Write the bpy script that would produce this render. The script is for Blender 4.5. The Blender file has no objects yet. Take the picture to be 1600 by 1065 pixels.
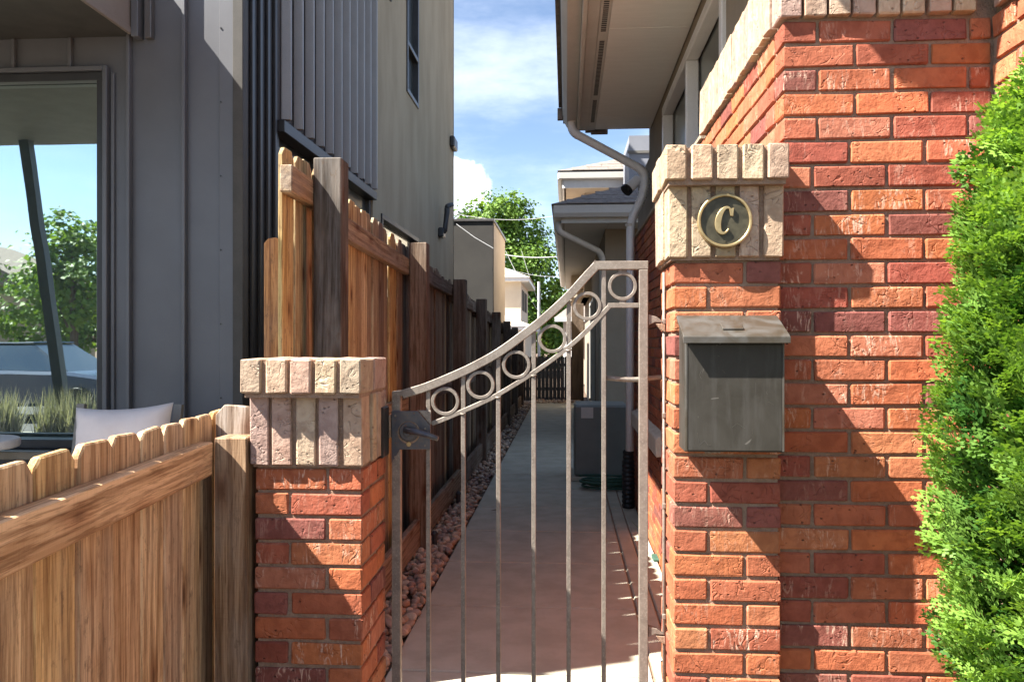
import bpy, bmesh, math, random
import numpy as np
from mathutils import Vector, Matrix, noise as mnoise
random.seed(7)
R = math.radians
scene = bpy.context.scene
COL = scene.collection

# ------------------------------------------------------------------ camera
F, CX, CY, H = 1250.0, 800.0, 532.5, 1.45          # focal length in photo pixels, centre, eye height
TH = math.atan(85.0 / F)                            # the camera looks a little left of the passage
cam_d = bpy.data.cameras.new('camera'); cam = bpy.data.objects.new('camera', cam_d); COL.objects.link(cam)
cam.location = (0, 0, H); cam.rotation_euler = (R(90), 0, TH)
cam_d.sensor_width = 36; cam_d.lens = F * 36 / 1600; cam_d.clip_start = 0.05; cam_d.clip_end = 2000
scene.camera = cam

# ------------------------------------------------------------------ sun, sky, exposure
SUN = Vector((1.0, 0.40, -1.28)).normalized()       # the way the light travels
elev = math.asin(-SUN.z)
az = math.atan2(-SUN.x, -SUN.y)                     # towards the sun, clockwise from +Y
sl = bpy.data.lights.new('sun', 'SUN'); sl.energy = 5.0; sl.angle = R(0.53); sl.color = (1.0, 0.95, 0.87)
so = bpy.data.objects.new('sun', sl); COL.objects.link(so)
so.rotation_euler = SUN.to_track_quat('-Z', 'Y').to_euler(); so.location = (-10, -5, 20)
world = bpy.data.worlds.new('World'); scene.world = world; world.use_nodes = True
wn, wl = world.node_tree.nodes, world.node_tree.links
wn.clear()
w_out = wn.new('ShaderNodeOutputWorld'); w_bg = wn.new('ShaderNodeBackground')
sky = wn.new('ShaderNodeTexSky'); sky.sky_type = 'NISHITA'; sky.sun_disc = False
sky.sun_elevation = elev; sky.sun_rotation = az; sky.altitude = 1600; sky.air_density = 1.0; sky.dust_density = 1.3; sky.ozone_density = 1.0
w_tc = wn.new('ShaderNodeTexCoord')
def w_cloud(scale, stretch, lo, hi, detail, off):
    mp = wn.new('ShaderNodeMapping'); mp.inputs['Scale'].default_value = stretch; mp.inputs['Location'].default_value = off
    nz = wn.new('ShaderNodeTexNoise'); nz.inputs['Scale'].default_value = scale; nz.inputs['Detail'].default_value = detail
    nz.inputs['Roughness'].default_value = 0.58
    rp = wn.new('ShaderNodeMapRange'); rp.interpolation_type = 'SMOOTHSTEP'
    rp.inputs['From Min'].default_value = lo; rp.inputs['From Max'].default_value = hi
    wl.new(w_tc.outputs['Generated'], mp.inputs['Vector']); wl.new(mp.outputs[0], nz.inputs['Vector']); wl.new(nz.outputs['Fac'], rp.inputs['Value'])
    return rp.outputs[0]
thin = w_cloud(3.2, (1, 1, 3.2), 0.40, 0.80, 7, (3.1, 1.4, 0.2))
pn = w_cloud(16.0, (1, 1, 1.3), 0.0, 1.0, 8, (0.35, 0.1, 0.55))
cd = wn.new('ShaderNodeVectorMath'); cd.operation = 'SUBTRACT'; wl.new(w_tc.outputs['Generated'], cd.inputs[0]); cd.inputs[1].default_value = (-0.131, 0.972, 0.176)
cs = wn.new('ShaderNodeVectorMath'); cs.operation = 'MULTIPLY'; wl.new(cd.outputs[0], cs.inputs[0]); cs.inputs[1].default_value = (1, 1, 1.25)
cl_ = wn.new('ShaderNodeVectorMath'); cl_.operation = 'LENGTH'; wl.new(cs.outputs[0], cl_.inputs[0])
cq = wn.new('ShaderNodeMath'); cq.operation = 'MULTIPLY_ADD'; wl.new(pn, cq.inputs[0]); cq.inputs[1].default_value = 0.085; wl.new(cl_.outputs['Value'], cq.inputs[2])
cr_ = wn.new('ShaderNodeMapRange'); cr_.interpolation_type = 'SMOOTHSTEP'; cr_.inputs['From Min'].default_value = 0.098; cr_.inputs['From Max'].default_value = 0.078
wl.new(cq.outputs[0], cr_.inputs['Value']); puff = cr_.outputs[0]
sep = wn.new('ShaderNodeSeparateXYZ'); wl.new(w_tc.outputs['Generated'], sep.inputs[0])
low = wn.new('ShaderNodeMapRange'); low.interpolation_type = 'SMOOTHSTEP'
low.inputs['From Min'].default_value = 0.40; low.inputs['From Max'].default_value = 0.30
wl.new(sep.outputs['Z'], low.inputs['Value'])
pm = wn.new('ShaderNodeMath'); pm.operation = 'MULTIPLY'; wl.new(puff, pm.inputs[0]); wl.new(low.outputs[0], pm.inputs[1])
tm = wn.new('ShaderNodeMath'); tm.operation = 'MULTIPLY'; wl.new(thin, tm.inputs[0]); tm.inputs[1].default_value = 0.42
mx = wn.new('ShaderNodeMath'); mx.operation = 'MAXIMUM'; wl.new(pm.outputs[0], mx.inputs[0]); wl.new(tm.outputs[0], mx.inputs[1])
cm = wn.new('ShaderNodeMix'); cm.data_type = 'RGBA'
wl.new(mx.outputs[0], cm.inputs['Factor']); wl.new(sky.outputs[0], cm.inputs['A']); 
cshade = wn.new('ShaderNodeMix'); cshade.data_type = 'RGBA'; wl.new(pn, cshade.inputs['Factor'])
cshade.inputs['A'].default_value = (11.0, 11.2, 11.6, 1); cshade.inputs['B'].default_value = (6.2, 6.8, 8.0, 1); wl.new(cshade.outputs['Result'], cm.inputs['B'])
wl.new(cm.outputs['Result'], w_bg.inputs['Color']); w_bg.inputs['Strength'].default_value = 0.056
wl.new(w_bg.outputs[0], w_out.inputs['Surface'])
vs = scene.view_settings
vs.view_transform = 'Standard'; vs.look = 'None'; vs.gamma = 1.0; vs.exposure = 2.12; vs.use_curve_mapping = False
scene.cycles.use_denoising = True
scene.cycles.max_bounces = 10; scene.cycles.diffuse_bounces = 5; scene.cycles.glossy_bounces = 4; scene.cycles.transparent_max_bounces = 12
scene.cycles.sample_clamp_indirect = 8.0
scene.cycles.caustics_reflective = False; scene.cycles.caustics_refractive = False

# ------------------------------------------------------------------ helpers: pixel to place
_c, _s = math.cos(TH), math.sin(TH)
def at(px, py, Y):
    a = (px - CX) / F
    return Vector(((-_s + a * _c) / (_c + a * _s) * Y, Y, H + (CY - py) / F * Y / (_c + a * _s)))
def atX(px, py, X):
    a = (px - CX) / F
    return at(px, py, X / ((-_s + a * _c) / (_c + a * _s)))
def atZ(px, py, Z=0.0):
    a = (px - CX) / F
    d = (H - Z) * F / (py - CY)
    return Vector((d * (-_s + a * _c), d * (_c + a * _s), Z))

# ------------------------------------------------------------------ helpers: materials
MATS = {}
class NT:
    def __init__(self, name):
        self.m = bpy.data.materials.new(name); self.m.use_nodes = True
        self.t = self.m.node_tree; self.n = self.t.nodes; self.l = self.t.links
        self.b = self.n['Principled BSDF']; self.out = self.n['Material Output']
        self.tc = self.n.new('ShaderNodeTexCoord'); self.oi = self.n.new('ShaderNodeObjectInfo')
        MATS[name] = self.m
    def link(self, a, b): self.l.new(a, b)
    def coords(self, scale=(1, 1, 1), rand=True):
        mp = self.n.new('ShaderNodeMapping'); mp.inputs['Scale'].default_value = scale
        if rand:
            ad = self.n.new('ShaderNodeVectorMath'); ad.operation = 'ADD'
            sc = self.n.new('ShaderNodeMath'); sc.operation = 'MULTIPLY'; sc.inputs[1].default_value = 57.0
            self.link(self.oi.outputs['Random'], sc.inputs[0]); self.link(self.tc.outputs['Object'], ad.inputs[0]); self.link(sc.outputs[0], ad.inputs[1])
            self.link(ad.outputs[0], mp.inputs['Vector'])
        else: self.link(self.tc.outputs['Object'], mp.inputs['Vector'])
        return mp.outputs[0]
    def noise(self, vec, scale, detail=4, rough=0.55, dist=0.0):
        n = self.n.new('ShaderNodeTexNoise'); n.inputs['Scale'].default_value = scale; n.inputs['Detail'].default_value = detail
        n.inputs['Roughness'].default_value = rough; n.inputs['Distortion'].default_value = dist
        self.link(vec, n.inputs['Vector']); return n.outputs['Fac']
    def vor(self, vec, scale, feature='F1'):
        n = self.n.new('ShaderNodeTexVoronoi'); n.inputs['Scale'].default_value = scale; n.feature = feature
        self.link(vec, n.inputs['Vector']); return n.outputs['Distance']
    def rng(self, v, a, b, c=0.0, d=1.0, smooth=True):
        n = self.n.new('ShaderNodeMapRange'); n.interpolation_type = 'SMOOTHSTEP' if smooth else 'LINEAR'
        for k, x in zip(('From Min', 'From Max', 'To Min', 'To Max'), (a, b, c, d)): n.inputs[k].default_value = x
        self.link(v, n.inputs['Value']); return n.outputs[0]
    def math(self, op, a, b):
        n = self.n.new('ShaderNodeMath'); n.operation = op
        for k, x in enumerate((a, b)):
            if isinstance(x, (int, float)): n.inputs[k].default_value = x
            else: self.link(x, n.inputs[k])
        return n.outputs[0]
    def mix(self, fac, a, b, blend='MIX'):
        n = self.n.new('ShaderNodeMix'); n.data_type = 'RGBA'; n.blend_type = blend
        for k, x in (('Factor', fac), ('A', a), ('B', b)):
            if isinstance(x, (int, float)): n.inputs[k].default_value = x
            elif isinstance(x, tuple): n.inputs[k].default_value = (*x, 1) if len(x) == 3 else x
            else: self.link(x, n.inputs[k])
        return n.outputs['Result']
    def bump(self, h, strength=0.5, dist=0.01, prev=None):
        n = self.n.new('ShaderNodeBump'); n.inputs['Strength'].default_value = strength; n.inputs['Distance'].default_value = dist
        self.link(h, n.inputs['Height'])
        if prev is not None: self.link(prev, n.inputs['Normal'])
        return n.outputs[0]
    def done(self, color=None, rough=0.6, normal=None, metal=0.0, spec=0.5):
        if color is not None:
            if isinstance(color, tuple): self.b.inputs['Base Color'].default_value = (*color, 1)
            else: self.link(color, self.b.inputs['Base Color'])
        if isinstance(rough, (int, float)): self.b.inputs['Roughness'].default_value = rough
        else: self.link(rough, self.b.inputs['Roughness'])
        self.b.inputs['Metallic'].default_value = metal; self.b.inputs['Specular IOR Level'].default_value = spec
        if normal is not None: self.link(normal, self.b.inputs['Normal'])
        return self.m

def mat_wood(name, grey=0.35, dark=0.45):
    t = NT(name)                                           # length of the board along local Z
    g1 = t.noise(t.coords((30, 30, 1.1)), 1.0, 7, 0.72, 1.3)
    g2 = t.noise(t.coords((190, 190, 9.0)), 1.0, 4, 0.65, 0.4)
    saw = t.noise(t.coords((14, 14, 320)), 1.0, 2, 0.5)
    wv = t.n.new('ShaderNodeTexWave'); wv.bands_direction = 'X'; wv.inputs['Scale'].default_value = 1.0
    wv.inputs['Distortion'].default_value = 14.0; wv.inputs['Detail'].default_value = 3; wv.inputs['Detail Scale'].default_value = 1.2
    t.link(t.coords((7, 7, 0.45)), wv.inputs['Vector'])
    big = t.noise(t.coords((6, 6, 1.6)), 1.0, 4, 0.6)
    kn = t.n.new('ShaderNodeTexVoronoi'); kn.inputs['Scale'].default_value = 1.0; t.link(t.coords((9.5, 9.5, 3.6)), kn.inputs['Vector'])
    knot = t.rng(kn.outputs['Distance'], 0.05, 0.17, 1.0, 0.0)
    halo = t.rng(kn.outputs['Distance'], 0.10, 0.36, 1.0, 0.0)
    mott = t.noise(t.coords((55, 55, 26)), 1.0, 5, 0.7)
    c = t.mix(t.rng(g1, 0.35, 0.65), t.oi.outputs['Color'], (0.55, 0.46, 0.375), 'MULTIPLY')
    c = t.mix(0.12, c, t.oi.outputs['Color'])
    c = t.mix(t.math('MULTIPLY', t.rng(saw, 0.5, 0.7), 0.10), c, (0.45, 0.32, 0.22), 'MULTIPLY')
    c = t.mix(t.math('MULTIPLY', t.rng(wv.outputs['Fac'], 0.55, 0.95), dark), c, (0.36, 0.26, 0.18), 'MULTIPLY')
    c = t.mix(t.math('MULTIPLY', t.rng(g2, 0.47, 0.62), 0.62), c, (0.38, 0.29, 0.21), 'MULTIPLY')
    c = t.mix(t.math('MULTIPLY', t.rng(big, 0.42, 0.68), grey), c, (0.30, 0.26, 0.22))
    c = t.mix(t.math('MULTIPLY', halo, 0.55), c, (0.42, 0.22, 0.11), 'MULTIPLY')
    c = t.mix(t.math('MULTIPLY', t.math('MULTIPLY', t.rng(mott, 0.55, 0.68), t.rng(big, 0.40, 0.60)), 0.6), c, (0.12, 0.075, 0.045))
    c = t.mix(t.math('MULTIPLY', knot, 0.85), c, (0.08, 0.03, 0.014))
    hgt = t.math('ADD', t.math('ADD', t.math('MULTIPLY', g1, 0.6), t.math('MULTIPLY', g2, 0.5)), t.math('MULTIPLY', saw, 0.06))
    return t.done(c, 0.78, t.bump(hgt, 0.8, 0.004), spec=0.25)
mat_wood('cedar', 0.25); mat_wood('old_wood', 0.55, 0.6)

def mat_brick(name, pits=1.0, smear=1.0, relief=1.0, pale=(0.62, 0.42, 0.31)):
    t = NT(name)
    v = t.coords((1, 1, 1))
    n1 = t.noise(v, 26, 6, 0.62, 0.4); n2 = t.noise(v, 110, 4, 0.6); n3 = t.noise(t.coords((1, 1, 0.5)), 13, 3, 0.5, 1.2)
    n4 = t.noise(t.coords((1.0, 1.0, 0.25)), 70, 5, 0.65, 1.5)
    c = t.mix(t.rng(n1, 0.35, 0.68), t.oi.outputs['Color'], (0.60, 0.52, 0.50), 'MULTIPLY')
    c = t.mix(0.35, c, t.oi.outputs['Color'])
    amt = t.rng(t.oi.outputs['Random'], 0.35, 1.0, 0.06, 0.9, False)
    sm = t.math('MULTIPLY', t.rng(n4, 0.50, 0.64), t.rng(n3, 0.40, 0.60))
    c = t.mix(t.math('MULTIPLY', t.math('MULTIPLY', sm, amt), smear), c, pale)
    pv = t.vor(t.coords((1, 1, 1.4)), 34)
    pit = t.math('MULTIPLY', t.rng(pv, 0.06, 0.17, 1.0, 0.0), t.rng(n3, 0.44, 0.54))
    c = t.mix(t.math('MULTIPLY', pit, 0.8 * pits), c, (0.05, 0.02, 0.015))
    nc = t.noise(t.coords((1, 1, 1.2)), 16, 2, 0.5, 0.8)
    crease = t.math('MULTIPLY', t.rng(t.math('ABSOLUTE', t.math('SUBTRACT', nc, 0.5), 0), 0.0, 0.022, 1.0, 0.0), t.rng(n3, 0.47, 0.56))
    h = t.math('ADD', t.math('MULTIPLY', n1, 0.8), t.math('MULTIPLY', n2, 0.30))
    h = t.math('SUBTRACT', h, t.math('MULTIPLY', pit, 0.7)); h = t.math('SUBTRACT', h, t.math('MULTIPLY', crease, 0.4))
    return t.done(c, 0.82, t.bump(h, 0.75 * relief, 0.007), spec=0.25)
mat_brick('red_brick', 1.0, 1.0, 1.05); mat_brick('blond_brick', 0.5, 0.6, 1.2, (0.66, 0.55, 0.42))

def mat_noise(name, a, b, scale=30, rough=0.85, bump=0.3, bdist=0.004, metal=0.0, stretch=(1, 1, 1), spec=0.3, fine=160, rand=False):
    t = NT(name); v = t.coords(stretch, rand)
    n1 = t.noise(v, scale, 5, 0.6); n2 = t.noise(v, fine, 3, 0.6)
    c = t.mix(t.rng(n1, 0.3, 0.7), a, b); c = t.mix(t.math('MULTIPLY', t.rng(n2, 0.45, 0.75), 0.3), c, tuple(x * 0.55 for x in a))
    return t.done(c, rough, t.bump(t.math('ADD', t.math('MULTIPLY', n1, 0.4), n2), bump, bdist) if bump else None, metal, spec)
mat_noise('mortar', (0.25, 0.165, 0.115), (0.33, 0.225, 0.16), 40, 0.95, 0.8, 0.006)
mat_noise('concrete', (0.38, 0.36, 0.28), (0.48, 0.455, 0.36), 5, 0.9, 0.45, 0.003, fine=260)
mat_noise('patio_concrete', (0.33, 0.31, 0.29), (0.40, 0.38, 0.35), 2, 0.9, 0.2, 0.003)
mat_noise('soil', (0.10, 0.065, 0.045), (0.17, 0.12, 0.085), 20, 0.95, 0.8, 0.02)
mat_noise('asphalt', (0.05, 0.05, 0.052), (0.075, 0.073, 0.07), 8, 0.9, 0.3)
mat_noise('taupe_stucco', (0.32, 0.268, 0.185), (0.41, 0.35, 0.25), 1.7, 0.95, 0.5, 0.004, stretch=(1, 1, 0.35))
mat_noise('grey_stucco', (0.14, 0.132, 0.12), (0.165, 0.157, 0.142), 1.5, 0.95, 0.4)
mat_noise('beige_stucco', (0.36, 0.29, 0.20), (0.42, 0.345, 0.24), 2.0, 0.95, 0.5)
mat_noise('cream_stucco', (0.62, 0.52, 0.40), (0.68, 0.58, 0.45), 2.0, 0.95, 0.4)
mat_noise('house_stucco', (0.27, 0.225, 0.17), (0.32, 0.27, 0.205), 3.0, 0.95, 0.6, 0.005)
mat_noise('trim_paint', (0.54, 0.53, 0.49), (0.58, 0.57, 0.53), 6, 0.55, 0.08, 0.002)
mat_noise('soffit_paint', (0.76, 0.76, 0.73), (0.80, 0.80, 0.77), 5, 0.7, 0.25, 0.002, stretch=(1, 6, 1))
mat_noise('gutter_paint', (0.54, 0.52, 0.47), (0.58, 0.555, 0.505), 7, 0.42, 0.05, 0.002, spec=0.5)
mat_noise('white_paint', (0.72, 0.72, 0.71), (0.78, 0.78, 0.77), 9, 0.4, 0.05, 0.002)
mat_noise('charcoal_stucco', (0.055, 0.052, 0.048), (0.068, 0.064, 0.058), 1.5, 0.95, 0.4)
mat_noise('slate_paint', (0.22, 0.23, 0.26), (0.25, 0.26, 0.29), 4, 0.6, 0.05)
mat_noise('blue_white_paint', (0.76, 0.77, 0.80), (0.82, 0.83, 0.85), 9, 0.4, 0.05, 0.002)
mat_noise('bronze_panel', (0.118, 0.120, 0.130), (0.135, 0.137, 0.148), 2.2, 0.42, 0.03, 0.002, metal=0.15, spec=0.5, fine=500)
mat_noise('dark_steel', (0.028, 0.028, 0.03), (0.04, 0.04, 0.042), 6, 0.4, 0.05, 0.002, spec=0.5)
mat_noise('charcoal_cladding', (0.15, 0.14, 0.135), (0.17, 0.16, 0.155), 3, 0.36, 0.03, 0.002, metal=0.5, spec=0.5)
mat_noise('rib_baked_sheen', (0.26, 0.245, 0.23), (0.29, 0.275, 0.26), 3, 0.4, 0.03, 0.002, metal=0.3, spec=0.5)  # ribs coloured lighter: their sky reflection is painted in
mat_noise('flat_baked_shade', (0.05, 0.048, 0.05), (0.06, 0.058, 0.06), 3, 0.35, 0.03, 0.002, spec=0.5)  # same cladding as the ribs, darkened to paint in its dim reflection
mat_noise('overhang_metal', (0.24, 0.205, 0.185), (0.27, 0.235, 0.21), 4, 0.5, 0.05, 0.002)
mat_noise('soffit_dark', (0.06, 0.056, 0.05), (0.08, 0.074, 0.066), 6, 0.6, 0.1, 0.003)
mat_noise('black_plastic', (0.016, 0.016, 0.017), (0.026, 0.026, 0.027), 20, 0.45, 0.1, 0.002)
mat_noise('shingle', (0.16, 0.135, 0.12), (0.26, 0.22, 0.19), 14, 0.95, 0.7, 0.006, rand=True)
mat_noise('limestone', (0.55, 0.48, 0.38), (0.63, 0.56, 0.46), 9, 0.9, 0.5, 0.004)
mat_noise('bark', (0.10, 0.07, 0.05), (0.17, 0.125, 0.09), 12, 0.95, 0.9, 0.02, stretch=(1, 1, 0.2))
mat_noise('unit_paint', (0.165, 0.175, 0.155), (0.19, 0.20, 0.18), 5, 0.5, 0.06, 0.002)
mat_noise('hose_rubber', (0.03, 0.085, 0.06), (0.045, 0.11, 0.08), 30, 0.5, 0.1, 0.002)
mat_noise('cushion_fabric', (0.72, 0.65, 0.62), (0.78, 0.71, 0.68), 7, 0.95, 0.35, 0.0015, fine=700)
mat_noise('chair_metal', (0.20, 0.19, 0.17), (0.24, 0.225, 0.20), 9, 0.5, 0.05, 0.002)
mat_noise('table_top', (0.70, 0.68, 0.65), (0.76, 0.74, 0.71), 9, 0.6, 0.05, 0.002)
mat_noise('cable', (0.5, 0.5, 0.5), (0.6, 0.6, 0.6), 9, 0.6, 0.0)
mat_noise('car_paint', (0.035, 0.06, 0.12), (0.04, 0.065, 0.125), 3, 0.15, 0.0, spec=0.8)
mat_noise('silver_paint', (0.4, 0.41, 0.42), (0.42, 0.43, 0.44), 3, 0.2, 0.0, metal=0.6)

for nm in ('bronze_panel', 'overhang_metal'):
    m_ = MATS[nm]; nt_ = m_.node_tree; b_ = nt_.nodes['Principled BSDF']
    tc_ = nt_.nodes.new('ShaderNodeTexCoord'); mp_ = nt_.nodes.new('ShaderNodeMapping'); mp_.inputs['Scale'].default_value = (3.2, 3.2, 0.8)
    n_ = nt_.nodes.new('ShaderNodeTexNoise'); n_.inputs['Scale'].default_value = 1.0; n_.inputs['Detail'].default_value = 1.0
    bp_ = nt_.nodes.new('ShaderNodeBump'); bp_.inputs['Strength'].default_value = 0.35; bp_.inputs['Distance'].default_value = 0.05
    nt_.links.new(tc_.outputs['Object'], mp_.inputs['Vector']); nt_.links.new(mp_.outputs[0], n_.inputs['Vector']); nt_.links.new(n_.outputs['Fac'], bp_.inputs['Height'])
    nt_.links.new(bp_.outputs[0], b_.inputs['Normal'])
t = NT('stone')
n = t.noise(t.coords((1, 1, 1)), 22, 4, 0.6)
c = t.mix(t.rng(n, 0.3, 0.7), t.oi.outputs['Color'], (0.6, 0.55, 0.52), 'MULTIPLY')
t.done(c, 0.75, t.bump(n, 0.3, 0.004))
t = NT('stone_mass')
a = t.n.new('ShaderNodeAttribute'); a.attribute_name = 'tint'
n = t.noise(t.coords((1, 1, 1), False), 40, 3, 0.6)
t.done(t.mix(t.rng(n, 0.3, 0.7), a.outputs['Color'], (0.6, 0.55, 0.52), 'MULTIPLY'), 0.8)
t = NT('gate_metal')
v = t.coords((1, 1, 1), False); n1 = t.noise(v, 22, 5, 0.65); n2 = t.noise(v, 140, 4, 0.7); n3 = t.noise(v, 7, 3, 0.5)
c = t.mix(t.rng(n1, 0.35, 0.7), (0.235, 0.20, 0.165), (0.16, 0.132, 0.108))
c = t.mix(t.math('MULTIPLY', t.rng(n2, 0.5, 0.7), 0.5), c, (0.42, 0.37, 0.32))
c = t.mix(t.math('MULTIPLY', t.rng(n2, 0.62, 0.72), t.rng(n3, 0.5, 0.62)), c, (0.12, 0.05, 0.025))
t.done(c, t.rng(n1, 0.3, 0.7, 0.42, 0.62), t.bump(n2, 0.25, 0.002), 0.25)
t = NT('latch_steel')
v = t.coords((1, 1, 1), False); n1 = t.noise(v, 30, 5, 0.65); n2 = t.noise(v, 90, 4, 0.7)
c = t.mix(t.rng(n1, 0.35, 0.65), (0.06, 0.063, 0.08), (0.10, 0.094, 0.094)); c = t.mix(t.rng(n2, 0.6, 0.7), c, (0.16, 0.075, 0.035))
t.done(c, 0.4, t.bump(n2, 0.2, 0.002), 0.4)
t = NT('rust')
v = t.coords((1, 1, 1), False); n2 = t.noise(v, 180, 4, 0.7)
t.done(t.mix(t.rng(n2, 0.35, 0.65), (0.20, 0.11, 0.06), (0.34, 0.25, 0.18)), 0.85, t.bump(n2, 0.6, 0.002))
t = NT('mailbox_bronze')
v = t.coords((1, 1, 1), False); n1 = t.noise(v, 9, 5, 0.6, 0.8); n2 = t.noise(t.coords((1, 1, 0.15), False), 45, 4, 0.6); n3 = t.noise(v, 240, 3, 0.6)
c = t.mix(t.rng(n1, 0.3, 0.7), (0.032, 0.028, 0.022), (0.047, 0.042, 0.035)); c = t.mix(t.math('MULTIPLY', t.rng(n2, 0.45, 0.7), 0.5), c, (0.065, 0.06, 0.054))
mg = t.n.new('ShaderNodeTexVoronoi'); mg.feature = 'DISTANCE_TO_EDGE'; mg.inputs['Scale'].default_value = 9; t.link(t.coords((1, 1, 0.6), False), mg.inputs['Vector'])
scr = t.math('MULTIPLY', t.rng(mg.outputs['Distance'], 0.0, 0.012, 1.0, 0.0), t.rng(t.noise(v, 17, 2), 0.66, 0.7))
c = t.mix(t.math('MULTIPLY', scr, 0.3), c, (0.3, 0.28, 0.25))
t.done(c, t.rng(n1, 0.3, 0.7, 0.45, 0.62), t.bump(n3, 0.08, 0.001), 0.0, 0.22)
t = NT('lid_brass')
v = t.coords((1, 1, 1), False); n1 = t.noise(v, 13, 5, 0.6, 0.8)
t.done(t.mix(t.rng(n1, 0.35, 0.65), (0.075, 0.060, 0.043), (0.105, 0.098, 0.088)), t.rng(n1, 0.3, 0.7, 0.4, 0.6), None, 0.4)
t = NT('brass')
v = t.coords((1, 1, 1), False); n1 = t.noise(v, 50, 4, 0.6)
t.done(t.mix(t.rng(n1, 0.35, 0.65), (0.42, 0.32, 0.16), (0.34, 0.25, 0.12)), 0.38, t.bump(n1, 0.1, 0.001), 0.6)
t = NT('brass_dark')
v = t.coords((1, 1, 1), False); n1 = t.noise(v, 40, 5, 0.6)
t.done(t.mix(t.rng(n1, 0.35, 0.65), (0.042, 0.036, 0.02), (0.075, 0.065, 0.038)), 0.5, t.bump(n1, 0.25, 0.001), 0.3)

def mat_glass(name, refl, tint, inner):
    t = NT(name)
    g = t.n.new('ShaderNodeBsdfGlossy'); g.inputs['Color'].default_value = (*tint, 1); g.inputs['Roughness'].default_value = 0.012
    nz = t.noise(t.coords((1, 1, 1), False), 1.1, 2); nb = t.bump(nz, 0.04, 0.03); t.link(nb, g.inputs['Normal'])
    t.done(inner, 0.3)
    lw = t.n.new('ShaderNodeLayerWeight'); lw.inputs['Blend'].default_value = 0.25
    f = t.math('MAXIMUM', t.math('MULTIPLY', lw.outputs['Fresnel'], 1.0), refl)
    ms = t.n.new('ShaderNodeMixShader'); t.link(f, ms.inputs[0]); t.link(t.b.outputs[0], ms.inputs[1]); t.link(g.outputs[0], ms.inputs[2])
    t.link(ms.outputs[0], t.out.inputs['Surface'])
mat_glass('window_glass', 0.80, (0.80, 0.93, 0.90), (0.12, 0.17, 0.16))
mat_glass('house_glass', 0.30, (0.80, 0.86, 0.84), (0.03, 0.035, 0.035))

def mat_leaf(name, a, b, trans=0.35):
    t = NT(name)
    at_ = t.n.new('ShaderNodeAttribute'); at_.attribute_name = 'tint'
    c = t.mix(at_.outputs['Fac'], a, b)
    t.done(c, 0.55, None, 0, 0.3)
    tr = t.n.new('ShaderNodeBsdfTranslucent'); t.link(t.mix(1.0, c, (1.3, 1.25, 0.5), 'MULTIPLY'), tr.inputs['Color'])
    ms = t.n.new('ShaderNodeMixShader'); ms.inputs[0].default_value = trans
    t.link(t.b.outputs[0], ms.inputs[1]); t.link(tr.outputs[0], ms.inputs[2]); t.link(ms.outputs[0], t.out.inputs['Surface'])
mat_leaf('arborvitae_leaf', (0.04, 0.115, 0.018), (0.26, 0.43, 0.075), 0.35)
mat_leaf('tree_leaf', (0.06, 0.13, 0.02), (0.19, 0.31, 0.05), 0.3)
mat_leaf('lavender_leaf', (0.20, 0.22, 0.17), (0.38, 0.37, 0.38), 0.2)

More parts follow.
